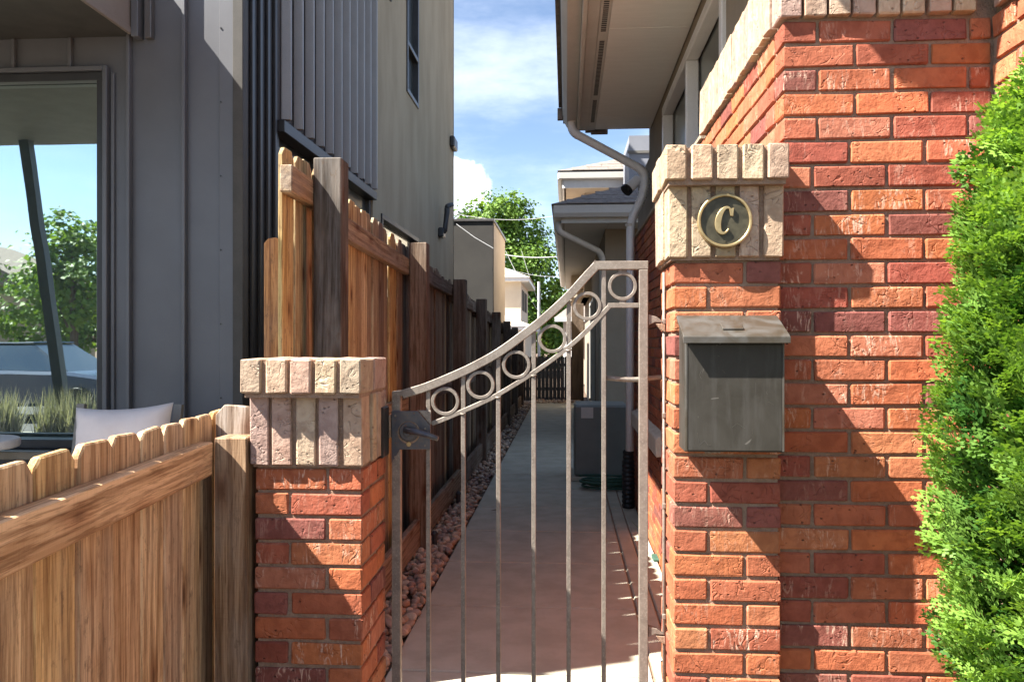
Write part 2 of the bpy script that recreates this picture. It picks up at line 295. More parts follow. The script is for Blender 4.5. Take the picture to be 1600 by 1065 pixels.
# ------------------------------------------------------------------ helpers: meshes
class MB:
    def __init__(self): self.v = []; self.f = []; self.sm = False
    def add(self, vs, fs):
        b = len(self.v); self.v += [tuple(p) for p in vs]; self.f += [tuple(i + b for i in q) for q in fs]; return self
    def box(self, x0, x1, y0, y1, z0, z1):
        vs = [(x, y, z) for z in (z0, z1) for y in (y0, y1) for x in (x0, x1)]
        return self.add(vs, [(0, 2, 3, 1), (4, 5, 7, 6), (0, 1, 5, 4), (1, 3, 7, 5), (3, 2, 6, 7), (2, 0, 4, 6)])
    def prism(self, poly, axis, a0, a1):
        # poly: list of 2-D points; axis: 'x','y','z' extrusion from a0 to a1
        n = len(poly)
        def P(p, a):
            return {'x': (a, p[0], p[1]), 'y': (p[0], a, p[1]), 'z': (p[0], p[1], a)}[axis]
        vs = [P(p, a0) for p in poly] + [P(p, a1) for p in poly]
        fs = [tuple(range(n))[::-1], tuple(range(n, 2 * n))] + [(i, (i + 1) % n, n + (i + 1) % n, n + i) for i in range(n)]
        return self.add(vs, fs)
    def tube(self, pts, rx, ry=None, n=8, up=(0, 0, 1), cap=True, rot=0.0):
        ry = rx if ry is None else ry
        pts = [Vector(p) for p in pts]; rings = []
        for i, p in enumerate(pts):
            tg = (pts[min(i + 1, len(pts) - 1)] - pts[max(i - 1, 0)]).normalized()
            u = Vector(up)
            if abs(tg.dot(u)) > 0.98: u = Vector((0, 1, 0))
            sx = tg.cross(u).normalized(); sy = sx.cross(tg).normalized()
            kx = rx[i] if hasattr(rx, '__len__') else rx; ky = ry[i] if hasattr(ry, '__len__') else ry
            rings.append([p + sx * (kx * math.cos(2 * math.pi * k / n + rot)) + sy * (ky * math.sin(2 * math.pi * k / n + rot)) for k in range(n)])
        vs = [q for r in rings for q in r]; fs = []
        for i in range(len(pts) - 1):
            for k in range(n):
                fs.append((i * n + k, i * n + (k + 1) % n, (i + 1) * n + (k + 1) % n, (i + 1) * n + k))
        if cap: fs += [tuple(range(n))[::-1], tuple((len(pts) - 1) * n + k for k in range(n))]
        return self.add(vs, fs)
    def ring(self, cx, cz, y0, y1, r0, r1, n=36):
        vs = []
        for k in range(n):
            ca, sa = math.cos(2 * math.pi * k / n), math.sin(2 * math.pi * k / n)
            for (r, y) in ((r0, y0), (r1, y0), (r1, y1), (r0, y1)): vs.append((cx + r * ca, y, cz + r * sa))
        fs = []
        for k in range(n):
            j = (k + 1) % n
            for q in range(4): fs.append((k * 4 + q, k * 4 + (q + 1) % 4, j * 4 + (q + 1) % 4, j * 4 + q))
        return self.add(vs, fs)
    def mesh(self, name, mat, bevel=0.0, smooth=False, seg=1):
        me = bpy.data.meshes.new(name); me.from_pydata(self.v, [], self.f)
        bm = bmesh.new(); bm.from_mesh(me)
        bmesh.ops.recalc_face_normals(bm, faces=bm.faces)
        if bevel:
            es = [e for e in bm.edges if len(e.link_faces) == 2 and e.calc_face_angle(0) > 0.5]
            bmesh.ops.bevel(bm, geom=es, offset=bevel, segments=seg, affect='EDGES', profile=0.5, clamp_overlap=True)
        bm.to_mesh(me); bm.free()
        if smooth:
            me.polygons.foreach_set('use_smooth', [True] * len(me.polygons))
        me.materials.append(MATS[mat]); return me
def obj(name, me, parent=None, loc=None, rot=None, color=None, label=None, cat=None, group=None, kind=None):
    o = bpy.data.objects.new(name, me); COL.objects.link(o)
    if parent is not None: o.parent = parent
    if loc is not None: o.location = loc
    if rot is not None: o.rotation_euler = rot
    if color is not None: o.color = (*color, 1)
    for k, x in (('label', label), ('category', cat), ('group', group), ('kind', kind)):
        if x: o[k] = x
    return o
def thing(name, label, cat, loc=(0, 0, 0), rz=0.0, group=None):
    return obj(name, None, None, loc, (0, 0, rz), None, label, cat, group)
def struct(name, me, parent=None): return obj(name, me, parent, kind='structure')
def part(name, mb, mat, parent, bevel=0.0, smooth=False, color=None, label=None, seg=1):
    # mb is in world coordinates of an unrotated parent: bring it to the parent's frame
    o = obj(name, mb.mesh(name, mat, bevel, smooth, seg), parent, color=color, label=label)
    if parent is not None:
        base = parent; off = Vector((0, 0, 0))
        while base is not None: off += base.location; base = base.parent
        o.location = -off
    return o
CACHE = {}
def boxmesh(sx, sy, sz, mat, bevel=0.004, jit=0.0, seed=0, name='piece'):
    key = (round(sx, 4), round(sy, 4), round(sz, 4), mat, bevel, jit, seed)
    if key in CACHE: return CACHE[key]
    me = MB().box(-sx / 2, sx / 2, -sy / 2, sy / 2, -sz / 2, sz / 2).mesh(name, mat, bevel)
    if jit:
        rg = random.Random(seed * 131 + int(sx * 9999))
        for v in me.vertices: v.co += Vector((rg.uniform(-jit, jit), rg.uniform(-jit, jit), rg.uniform(-jit, jit)))
    CACHE[key] = me; return me
def board(name, p0, p1, w, th, parent, color, mat='cedar', bevel=0.003, wdir=None):
    """a straight timber from p0 to p1 (centre line), local Z along it, w across (local X), th thick (local Y)"""
    p0, p1 = Vector(p0), Vector(p1); ax = (p1 - p0).normalized(); L = (p1 - p0).length
    x = Vector(wdir) if wdir is not None else (Vector((1, 0, 0)) if abs(ax.x) < 0.9 else Vector((0, 0, 1)))
    y = ax.cross(x).normalized(); x = y.cross(ax).normalized()
    M = Matrix((x, y, ax)).transposed().to_4x4(); M.translation = (p0 + p1) / 2
    o = obj(name, boxmesh(w, th, L, mat, bevel, 0.0008, int(L * 100)), parent, color=color)
    off = Vector((0, 0, 0)); b = parent
    while b is not None: off += b.location; b = b.parent
    M.translation = M.translation - off
    o.matrix_local = M
    return o
def picket_mesh(w, th, h, mat, var, flat=0.42, bev=0.0025):
    key = ('picket', round(w, 3), round(th, 3), round(h, 3), mat, var, flat, bev)
    if key in CACHE: return CACHE[key]
    rg = random.Random(var * 17 + 3); e = w * 0.5; k = w * (0.5 - flat / 2) * 0.75
    poly = [(-e, 0), (e, 0), (e, h - k * 1.1 + rg.uniform(-.003, .003)), (e - k, h + rg.uniform(-.003, .003)), (-e + k, h + rg.uniform(-.003, .003)), (-e, h - k * 1.1 + rg.uniform(-.003, .003))]
    me = MB().prism(poly, 'y', -th / 2, th / 2)
    me = me.mesh('picket', mat, bev)
    CACHE[key] = me; return me
def jitc(c, k=0.12):
    g = random.uniform(1 - k, 1 + k); return tuple(min(1, max(0, x * g * random.uniform(1 - k * 0.4, 1 + k * 0.4))) for x in c)

# ------------------------------------------------------------------ ground, street, patio, path, gravel
g = MB().box(-300, 300, -300, 400, -0.5, -0.09).mesh('ground', 'soil'); struct('ground', g)
g = MB().box(-60, 60, -9.0, -2.2, -0.3, -0.07).mesh('road', 'asphalt'); struct('road', g)
g = MB().box(-40, 40, -2.1, -0.6, -0.3, -0.02).mesh('pavement', 'concrete', 0.01); struct('pavement', g)
g = MB().box(-40, 40, -0.59, 2.02, -0.3, -0.03).mesh('planting_bed', 'soil', 0.01); struct('planting_bed', g)
g = MB().box(-12, -1.45, 2.05, 5.06, -0.3, -0.006).mesh('patio', 'patio_concrete', 0.01); struct('patio', g)
path = struct('path', MB().box(-0.785, 0.605, 2.04, 19.2, -0.3, -0.012).mesh('path', 'mortar'))
ys = [2.06, 2.62, 3.49] + [4.36 + 0.87 * k for k in range(18)]
for i in range(len(ys) - 1):
    for (x0, x1) in ((-0.78, 0.372), (0.384, 0.478), (0.488, 0.60)):
        if x0 > 0 and i % 2 and x0 < 0.48: continue
        y1 = ys[i + 1]
        if 0 < x0 < 0.48: y1 = ys[min(i + 2, len(ys) - 1)]
        me = MB().box(x0, x1, ys[i] + 0.007, y1 - 0.007, -0.1, 0.0).mesh('slab', 'concrete', 0.006)
        obj('slab', me, path)
bed = struct('gravel_bed', MB().box(-1.16, -0.79, 2.45, 19.2, -0.3, -0.03).mesh('gravel_bed', 'soil'))
STONE = [(0.54, 0.40, 0.28), (0.44, 0.32, 0.23), (0.56, 0.45, 0.33), (0.42, 0.34, 0.28), (0.64, 0.54, 0.42), (0.30, 0.235, 0.20), (0.50, 0.32, 0.21)]
def ico(sub, rg):
    bm = bmesh.new(); bmesh.ops.create_icosphere(bm, subdivisions=sub, radius=1.0)
    off = Vector((rg.uniform(0, 50), rg.uniform(0, 50), 0))
    for v in bm.verts:
        k = 1 + 0.45 * mnoise.noise(v.co * 0.9 + off); v.co *= k
    me = bpy.data.meshes.new('stone'); bm.to_mesh(me); bm.free()
    me.polygons.foreach_set('use_smooth', [True] * len(me.polygons)); return me
rg = random.Random(3)
pool = [ico(2, rg) for _ in range(9)]
for m in pool: m.materials.append(MATS['stone'])
for i in range(300):
    y = 3.5 + 2.35 * (i / 300.0) + rg.uniform(-.02, .02); x = rg.uniform(-1.02, -0.80)
    s = rg.uniform(0.017, 0.031)
    o = obj('stone', pool[i % 9], bed, (x, y, rg.uniform(-0.012, 0.016)), (rg.uniform(0, 6), rg.uniform(-.5, .5), rg.uniform(0, 6)), STONE[rg.randrange(7)])
    o.scale = (s * rg.uniform(1.0, 1.5), s, s * rg.uniform(0.6, 0.9))
def joined(name, protos, items, mat, parent=None, kind='stuff', smooth=True, **kw):
    """items: (proto index, 4x4 matrix, tint) merged into one mesh with a face attribute 'tint'"""
    V, Fc, T = [], [], []; base = 0
    pv = []
    for m in protos:
        v = np.array([x.co[:] for x in m.vertices]) if hasattr(m, 'vertices') else np.array(m[0])
        f = [tuple(p.vertices) for p in m.polygons] if hasattr(m, 'vertices') else m[1]
        pv.append((v, f))
    for (k, M, tint) in items:
        v, f = pv[k]; A = np.array(M)
        V.append(v @ A[:3, :3].T + A[:3, 3]); Fc += [tuple(i + base for i in q) for q in f]; T += [tint] * len(f); base += len(v)
    me = bpy.data.meshes.new(name); me.from_pydata(np.concatenate(V).tolist(), [], Fc)
    if isinstance(T[0], tuple):
        at_ = me.attributes.new('tint', 'FLOAT_COLOR', 'FACE'); at_.data.foreach_set('color', np.array([(*t, 1.0) for t in T], dtype=np.float32).ravel())
    else:
        at_ = me.attributes.new('tint', 'FLOAT', 'FACE'); at_.data.foreach_set('value', np.array(T, dtype=np.float32))
    if smooth: me.polygons.foreach_set('use_smooth', [True] * len(me.polygons))
    me.materials.append(MATS[mat])
    return obj(name, me, parent, kind=kind, **kw)
pool1 = [ico(1, rg) for _ in range(6)]
items = []
def stone_item(x, y, z, s, proto):
    M = Matrix.Translation((x, y, z)) @ Matrix.Rotation(rg.uniform(0, 6), 4, 'Z') @ Matrix.Rotation(rg.uniform(-.5, .5), 4, 'X') @ Matrix.Diagonal((s * rg.uniform(1, 1.5), s, s * rg.uniform(.6, .9), 1))
    return (proto, M, STONE[rg.randrange(7)])
for i in range(420): items.append(stone_item(rg.uniform(-1.1, -0.80), rg.uniform(3.2, 5.9), rg.uniform(-.03, -.005), rg.uniform(.015, .026), rg.randrange(6)))
for i in range(1500): items.append(stone_item(rg.uniform(-1.1, -0.80), 5.85 + 12.8 * rg.random() ** 1.6, rg.uniform(-.025, .018), rg.uniform(.018, .03), rg.randrange(6)))
for i in range(160): items.append(stone_item(rg.uniform(-.8, .3), rg.uniform(18.7, 19.3), rg.uniform(-.01, .03), rg.uniform(.03, .05), rg.randrange(6)))
joined('small_stones', pool1, items, 'stone_mass', bed)

# ------------------------------------------------------------------ bricks
RED = [(0.42, 0.14, 0.067), (0.385, 0.12, 0.062), (0.45, 0.165, 0.075), (0.33, 0.095, 0.055), (0.29, 0.08, 0.05), (0.24, 0.082, 0.062), (0.41, 0.15, 0.085), (0.42, 0.125, 0.058), (0.45, 0.14, 0.06), (0.46, 0.15, 0.06)]
BLOND = [(0.47, 0.35, 0.235), (0.42, 0.30, 0.22), (0.48, 0.365, 0.245), (0.39, 0.28, 0.225), (0.45, 0.335, 0.24)]
BRG = random.Random(11)
PITCH, BH, BL, BD, JT = 0.0677, 0.0577, 0.1935, 0.092, 0.0097
def lay(parent, off, cx, cy, cz, sx, sy, sz, pal, mat, out=0.0012):
    """one brick as an object of its own, its size sx sy sz; off = world place of the parent"""
    c = jitc(BRG.choice(pal), 0.10); sd = BRG.randrange(5)
    me = boxmesh(sx, sy, sz, mat, 0.0035, 0.0016, sd, 'brick')
    return obj('brick', me, parent, (cx - off[0] + BRG.uniform(-out, out), cy - off[1] + BRG.uniform(-out, out), cz - off[2] + BRG.uniform(-.0008, .0008)), (BRG.uniform(-.006, .006), BRG.uniform(-.008, .008), BRG.uniform(-.006, .006)), c)
def pillar_course(parent, off, x0, x1, y0, y1, zc, flip):
    """four bricks in a pinwheel round the core, turned over in every second course"""
    w, d = BD, BD
    if not flip:
        q = [(x0, x1 - w - JT, y0, y0 + d), (x1 - w, x1, y0, y1 - d - JT), (x0 + w + JT, x1, y1 - d, y1), (x0, x0 + w, y0 + d + JT, y1)]
    else:
        q = [(x0 + w + JT, x1, y0, y0 + d), (x1 - w, x1, y0 + d + JT, y1), (x0, x1 - w - JT, y1 - d, y1), (x0, x0 + w, y0, y1 - d - JT)]
    for (a, b, c, e) in q:
        lay(parent, off, (a + b) / 2, (c + e) / 2, zc, b - a, e - c, BH, RED, 'red_brick')
def soldier_ring(parent, off, x0, x1, y0, y1, z0, z1, n, pal=BLOND):
    """upright blond bricks round all four sides"""
    w = (x1 - x0) / n; D = BD if z1 - z0 > .15 else min(.15, (y1 - y0) / 2 - .01)
    for k in range(n):
        for (c, yy) in ((0, y0 + D / 2), (1, y1 - D / 2)):
            lay(parent, off, x0 + w * (k + .5), yy, (z0 + z1) / 2, w - 0.0125, D, z1 - z0, pal, 'blond_brick', 0.002)
    m = max(1, round((y1 - y0 - 2 * D) / w))
    if m > 0 and (y1 - y0 - 2 * D) > 0.03:
        ww = (y1 - y0 - 2 * D) / m
        for k in range(m):
            for xx in (x0 + BD / 2, x1 - BD / 2):
                lay(parent, off, xx, y0 + D + ww * (k + .5), (z0 + z1) / 2, BD, ww - 0.008, z1 - z0, pal, 'blond_brick', 0.002)
def pillar(name, label, x0, x1, y0, y1, ztop, zt0, zt1, zc0, zc1, tier, cap):
    off = ((x0 + x1) / 2, (y0 + y1) / 2, 0)
    root = thing(name, label, 'pillar', off)
    e = 0.007
    mo = MB().box(x0 + e, x1 - e, y0 + e, y1 - e, -0.05, ztop + .004).box(tier[0] + .013, tier[1] - .013, tier[2] + .013, tier[3] - .013, ztop + .0045, zt1 - .004).box(cap[0] + .013, cap[1] - .013, cap[2] + .013, cap[3] - .013, zt1 - .0035, zc1 - .006)
    part('mortar', mo, 'mortar', root)
    k = 0; z = ztop - BH / 2
    while z > 0.0:
        pillar_course(root, off, x0, x1, y0, y1, z, k % 2); k += 1; z -= PITCH
    soldier_ring(root, off, *tier, zt0, zt1, 5)
    soldier_ring(root, off, *cap, zc0, zc1, 5)
    return root
PL = pillar('brick_pillar', 'low red brick gate pillar with blond brick cap, left of the iron gate',
            -0.849, -0.551, 2.132, 2.41, 1.103, 1.113, 1.302, 1.310, 1.401, (-0.864, -0.541, 2.116, 2.405), (-0.873, -0.535, 2.076, 2.385))
PR = pillar('brick_pillar', 'tall red brick pillar with blond cap carrying the mailbox and the round C plaque',
            0.297, 0.590, 2.250, 2.543, 1.668, 1.680, 1.878, 1.887, 1.982, (0.275, 0.598, 2.232, 2.545), (0.265, 0.605, 2.194, 2.552))

# ------------------------------------------------------------------ brick house on the right
house = thing('brick_house', 'red brick and stucco house with wide eaves on the right of the passage', 'house', (0.9, 4, 0))
HO = (0.9, 4.0, 0.0)
WY, WX, ZB = 2.296, 0.607, 2.345
fw = part('front_wall', MB().box(WX + .008, 1.19, WY + .008, WY + .25, 1.99, 2.553).box(.575, 1.19, WY + .008, WY + .25, -0.05, 1.9895), 'mortar', house)
OFF = (0, 0, 0)
def fill_row(parent, horiz, a0, a1, face, z, phase, pal=RED, mat='red_brick', sign=1):
    """a running-bond row from a0 to a1; horiz 'x' for a wall that faces -Y, 'y' for one that faces -X"""
    x = a0 + phase
    segs = []
    if phase > 0.02: segs.append((a0, a0 + phase - JT))
    while x < a1 - 0.02:
        segs.append((x, min(x + BL, a1))); x += BL + JT
    for (p, q) in segs:
        if q - p < 0.02: continue
        if horiz == 'x': lay(parent, OFF, (p + q) / 2, face + BD / 2, z, round(q - p, 3), BD, BH, pal, mat)
        else: lay(parent, OFF, face + BD / 2, (p + q) / 2, z, BD, round(q - p, 3), BH, pal, mat)
row = 0; z = ZB - BH / 2
while z > 0.35:
    fill_row(fw, 'x', WX if z > 1.99 else .5925, 1.172, WY, z, 0.0 if row % 2 else 0.1016)
    row += 1; z -= PITCH
# the band of upright blond bricks along the top
for k in range(8):
    lay(fw, OFF, WX - .018 + 0.0675 * (k + .5), WY - .02 + BD / 2, 2.453, 0.059, BD, 0.196, BLOND, 'blond_brick', 0.002)
# return into the passage
sw = part('side_wall', MB().box(WX + .008, WX + .2, WY + .26, 8.2, -0.05, 2.345).box(WX + .008, WX + .2, WY + .26, 3.58, 2.349, 2.55), 'mortar', house)
row = 0; z = ZB - BH / 2
while z > 1.86:
    fill_row(sw, 'y', WY + BD + JT, 3.6, WX, z, 0.1016 if row % 2 else 0.0); row += 1; z -= PITCH
for k in range(18):
    lay(sw, OFF, WX - .018 + BD / 2, WY + .082 + 0.0675 * (k + .5), 2.453, BD, 0.060, 0.196, BLOND, 'blond_brick', 0.002)
# the long rest of the side wall: too many bricks to take one by one
protos = [boxmesh(BD, BL, BH, 'red_brick', 0.0035, 0.0016, k) for k in range(4)]
items = []; row = 0; z = ZB - BH / 2
while z > 0.0:
    y = (3.605 if z > 1.86 else WY + .3) + (0.1016 if row % 2 else 0.0)
    while y < 8.0:
        c = jitc(BRG.choice(RED), .1)
        items.append((BRG.randrange(4), Matrix.Translation((WX + BD / 2 + BRG.uniform(-.001, .001), y + BL / 2, z)), c)); y += BL + JT
    row += 1; z -= PITCH
t = NT('brick_mass')
a = t.n.new('ShaderNodeAttribute'); a.attribute_name = 'tint'; v = t.coords((1, 1, 1), False); n1 = t.noise(v, 30, 5, .6); n2 = t.noise(v, 120, 3)
t.done(t.mix(t.rng(n1, .3, .7), a.outputs['Color'], (.6, .5, .45), 'MULTIPLY'), .85, t.bump(t.math('ADD', n1, n2), .5, .006), spec=.25)
bm_ = joined('brick_courses', protos, items, 'brick_mass', sw, smooth=False)
for o in (bm_,): o.location = (0, 0, 0)
part('stone_ledge', MB().prism([(WX - .055, .73), (WX + .02, .73), (WX + .02, .88), (WX - .04, .855), (WX - .055, .845)], 'y', 5.0, 6.9), 'limestone', house, 0.006)
part('sloped_ledge', MB().prism([(WX - .012, 2.350), (.745, 2.350), (.745, 2.42), (WX - .012, 2.375)], 'y', 3.62, 8.2), 'house_stucco', house, 0.004)
# projecting wall on the far right
pw = part('projecting_wall', MB().box(1.181, 1.45, 1.985, WY + .007, -0.05, 2.35).box(1.181, 1.45, 1.985, WY - .03, 2.352, 2.55), 'mortar', house)
row = 0; z = ZB - BH / 2
while z > 1.2:
    fill_row(pw, 'y', 1.98, WY - .004, 1.173, z, 0.1016 if row % 2 else 0.0); row += 1; z -= PITCH
for k in range(4):
    lay(pw, OFF, 1.155 + BD / 2, WY - .035 - 0.0675 * (k + .5), 2.453, BD, 0.060, 0.196, BLOND, 'blond_brick', 0.002)
# stucco wall over the brick, window
SX = 0.745
ZS = 3.32
part('stucco_wall', MB().box(SX, SX + .15, 2.62, 3.80, 2.42, ZS + .3).box(SX, SX + .15, 6.14, 7.28, 2.346, ZS + .3).box(SX, SX + .15, 3.80, 6.14, 3.215, ZS + .3).box(SX, SX + .15, 3.80, 6.14, 2.346, 2.46).box(SX, SX + .15, 7.28, 8.4, 2.346, 3.1).box(SX + .15, SX + 3.5, 2.65, 2.9, 2.56, ZS + .3).box(SX + .15, SX + 3.5, 7.2, 7.28, 2.4, ZS + .3), 'house_stucco', house)
win = part('window', MB().box(SX + .06, SX + .066, 3.84, 6.10, 2.50, 3.18), 'house_glass', house)
wf = MB()
for (y0, y1, z0, z1) in ((3.80, 6.14, 3.15, 3.215), (3.80, 6.14, 2.46, 2.53), (6.07, 6.14, 2.532, 3.148), (3.80, 3.87, 2.532, 3.148), (4.90, 4.95, 2.532, 3.148)):
    wf.box(SX - .022, SX + .055, y0, y1, z0, z1)
part('frame', wf, 'white_paint', win, 0.006)
part('blind', MB().box(SX + .09, SX + .094, 3.84, 6.1, 2.5, 3.18), 'grey_stucco', house)
# eaves
EY0, EY1, EX = 1.93, 7.15, 0.09
for k, (y0, y1) in enumerate(((1.97, 3.60), (3.606, 4.82), (4.826, 6.72), (6.726, 7.12))):
    part('soffit_panel', MB().box(EX + .165, SX + (2.4 if k == 0 else -.006), y0, y1, ZS, ZS + .012), 'soffit_paint', house, 0.002)
part('soffit_strip', MB().box(EX + .03, EX + .10, EY0 + .03, EY1, ZS, ZS + .012), 'trim_paint', house, 0.002)
vent = part('soffit_vent', MB().box(EX + .103, EX + .162, EY0 + .04, EY1, ZS + .003, ZS + .014), 'trim_paint', house)
sl_ = MB(); y = EY0 + .1
while y < 6.9:
    if (y * 1.0) % 1.25 < 1.13: sl_.box(EX + .117, EX + .148, y, y + .012, ZS + .0005, ZS + .0035)
    y += .028
part('vent_slots', sl_, 'black_plastic', vent)['kind'] = 'stuff'
part('soffit_backing', MB().box(EX + .03, SX + 2.4, EY0 + .03, EY1 - .02, ZS + .016, ZS + .04).box(EX + .03, SX - .01, EY1 - .028, EY1 + .02, ZS + .0165, ZS + .2), 'trim_paint', house)
part('fascia', MB().box(EX, EX + .028, EY0, EY1, ZS - .03, ZS + .2).box(EX + .03, 3.2, EY0, EY0 + .028, ZS - .03, ZS + .2), 'trim_paint', house, 0.003)
gp = [(EX - .002, ZS + .165), (EX - .002, ZS + .035), (EX - .085, ZS + .03), (EX - .115, ZS + .085), (EX - .125, ZS + .15), (EX - .12, ZS + .165), (EX - .105, ZS + .165), (EX - .1, ZS + .10), (EX - .08, ZS + .05), (EX - .02, ZS + .055), (EX - .02, ZS + .165)]
part('gutter', MB().prism(gp, 'y', EY0 - .01, EY1), 'gutter_paint', house)
part('drip_edge', MB().box(EX - .135, EX + .02, EY0 - .03, EY1 + .05, ZS + .205, ZS + .222), 'charcoal_cladding', house)
rf = part('roof', MB().add([(EX - .16, EY0 - .05, ZS + .225), (6, EY0 - .05, ZS + .225), (6, EY1 + .06, ZS + .225), (EX - .16, EY1 + .06, ZS + .225), (2.6, 4.0, ZS + 1.3), (6, 4.0, ZS + 1.3), (6, 5.1, ZS + 1.3), (2.6, 5.1, ZS + 1.3)], [(0, 1, 5, 4), (1, 2, 6, 5), (2, 3, 7, 6), (3, 0, 4, 7), (4, 5, 6, 7), (0, 3, 2, 1)]), 'shingle', house)
for k in range(7):
    part('shingle', MB().box(EX - .17 + .05 * k, EX - .02 + .05 * k, EY1 + .05, EY1 + .10 + .02 * (k % 2), ZS + .12 - .022 * k, ZS + .21 - .022 * k + .01), 'shingle', rf)
# downspout: outlet, two elbows to the wall, then down over the brick base
def rounded(pts, n=5, r=0.35):
    pts = [Vector(p) for p in pts]; out = [pts[0]]
    for i in range(1, len(pts) - 1):
        a, b, c = pts[i - 1], pts[i], pts[i + 1]
        d0 = min((a - b).length, (c - b).length) * r
        p, q = b + (a - b).normalized() * d0, b + (c - b).normalized() * d0
        for k in range(n + 1):
            u = k / n; out.append(p * (1 - u) ** 2 + b * 2 * u * (1 - u) + q * u * u)
    out.append(pts[-1]); return out
YD = 6.98
D0 = at(893, 178, YD); D1 = at(893, 206, YD); D2 = at(1009, 268, YD); D3 = at(1005, 305, YD); D4 = at(985, 345, YD); D5 = at(984, 704, YD)
sp = rounded([D0, D1, D2, D3, D4, D5], 7, 0.42)
ds = part('downspout', MB().tube(sp, 0.036, 0.046, 12, (0, 1, 0), True, 0.3), 'blue_white_paint', house, 0, True)
cr = MB()
for (i0, i1) in ((1, 8), (10, 16), (17, 24)):
    for i in range(i0, min(i1, len(sp) - 1)):
        p, q = sp[i], sp[i + 1]; m_ = (p + q) / 2; d_ = (q - p).normalized() * .0045
        cr.tube([m_ - d_, m_ + d_], 0.0395, 0.0495, 12, (0, 1, 0), True, 0.3)
part('elbow_rib', cr, 'blue_white_paint', ds)
part('strap', MB().tube([at(984, 352, YD) + Vector((0, 0, .012)), at(984, 352, YD) - Vector((0, 0, .012))], .040, .050, 12, (0, 1, 0), True, .3), 'gutter_paint', ds)
fx = at(992, 289, 7.05)
fl = part('wall_flood_light', MB().tube([fx + Vector((-.06, -.03, -.035)), fx + Vector((.03, .02, .05))], .048, .048, 14), 'blue_white_paint', house, 0.004)
part('lens', MB().tube([fx + Vector((-.085, -.042, -.06)), fx + Vector((-.062, -.031, -.037))], .053, .053, 14), 'black_plastic', fl)
part('bracket', MB().tube([fx + Vector((.02, .01, .04)), Vector((SX, fx.y + .05, fx.z + .03))], .018, .018, 8), 'blue_white_paint', fl)

# ------------------------------------------------------------------ iron gate
GY = 2.42
gate = thing('iron_gate', 'bronze coloured iron gate with a swept top rail and six rings', 'gate', (-0.14, GY, 0))
def g2(px, py): p = at(px, py, GY); return (p.x, p.z)
def flatbar(pts_top, pts_bot, y0, y1):
    mb = MB(); n = len(pts_top); vs = []
    for (a, b) in zip(pts_top, pts_bot):
        vs += [(a[0], y0, a[1]), (b[0], y0, b[1]), (b[0], y1, b[1]), (a[0], y1, a[1])]
    fs = [(0, 1, 2, 3), tuple((n - 1) * 4 + k for k in (3, 2, 1, 0))]
    for i in range(n - 1):
        for q in range(4): fs.append((i * 4 + q, i * 4 + (q + 1) % 4, (i + 1) * 4 + (q + 1) % 4, (i + 1) * 4 + q))
    return mb.add(vs, fs)
def curve_bar(pix, th, smooth=True):
    """bar of th metres under a curve through pixel points on the gate plane"""
    P = [Vector(g2(*p)) for p in pix]
    if smooth:
        out = []
        for i in range(len(P) - 1):
            p0, p1, p2, p3 = P[max(i - 1, 0)], P[i], P[i + 1], P[min(i + 2, len(P) - 1)]
            for k in range(5):
                u = k / 5; out.append(0.5 * ((2 * p1) + (p2 - p0) * u + (2 * p0 - 5 * p1 + 4 * p2 - p3) * u * u + (3 * p1 - p0 - 3 * p2 + p3) * u ** 3))
        P = out + [P[-1]]
    bot = []
    for i, p in enumerate(P):
        t_ = (P[min(i + 1, len(P) - 1)] - P[max(i - 1, 0)]).normalized(); bot.append(p + Vector((t_[1], -t_[0])) * th)
    return P, bot
TOPC = [(627.9, 609), (663.4, 598.3), (708.2, 580), (740, 565), (776.8, 544.4), (817.5, 515), (846.6, 492), (883.4, 458), (912.5, 426), (929.5, 408)]
LOWC = [(674, 658), (700, 648), (746, 628), (780, 611), (836.9, 575.5), (883.4, 541.5), (914.4, 514), (933.8, 493), (951.5, 474)]
P, B = curve_bar(TOPC, 0.0255)
ex = Vector(g2(1012.4, 408)); B[-1] = Vector(g2(934.5, 421))
part('top_rail', flatbar(P, B, GY - .013, GY + .013), 'gate_metal', gate, 0.0015)
part('top_rail', MB().box(P[-1].x + .002, ex.x, GY - .0135, GY + .0135, ex.y - .0252, ex.y), 'gate_metal', gate, 0.0015)
P2, B2 = curve_bar(LOWC, 0.0135)
part('lower_rail', flatbar(P2, B2, GY - .0075, GY + .0075), 'gate_metal', gate, 0.001)
xr = g2(998, 473.6)
part('lower_rail', MB().box(P2[-1].x - .004, xr[0], GY - .008, GY + .008, xr[1] - .0135, xr[1] + .0005), 'gate_metal', gate, 0.001)
part('stile', MB().box(g2(998, 500)[0], ex.x - .0005, GY - .014, GY + .014, 0.06, ex.y - .0258), 'gate_metal', gate, 0.002)
lx0, lx1 = g2(613.5, 620)[0], g2(627, 620)[0]
part('stile', MB().prism([(lx0, .06), (lx1, .06), (lx1, g2(627, 618)[1]), g2(637, 618), g2(628, 609.5), (lx0, g2(613, 611)[1])], 'y', GY - .0132, GY + .0132), 'gate_metal', gate, 0.002)
part('bottom_rail', MB().box(lx1 + .001, xr[0] - .001, GY - .013, GY + .013, 0.06, 0.088), 'gate_metal', gate, 0.002)
def interp(poly, x):
    for a, b in zip(poly, poly[1:]):
        if a[0] <= x <= b[0]: return a[1] + (b[1] - a[1]) * (x - a[0]) / max(1e-6, b[0] - a[0])
    return poly[-1][1]
for k, bx in enumerate((669.5, 724.0, 778.8, 834, 888.6, 943.4)):
    xc = g2(bx, 700)[0]; zt = interp(B, xc) if bx < 934 else ex.y - .026
    if k == 0: zt = interp(B, xc)
    part('baluster', MB().box(xc - .0066, xc + .0066, GY - .0062, GY + .0062, .0885, zt + .002), 'gate_metal', gate, 0.0012)
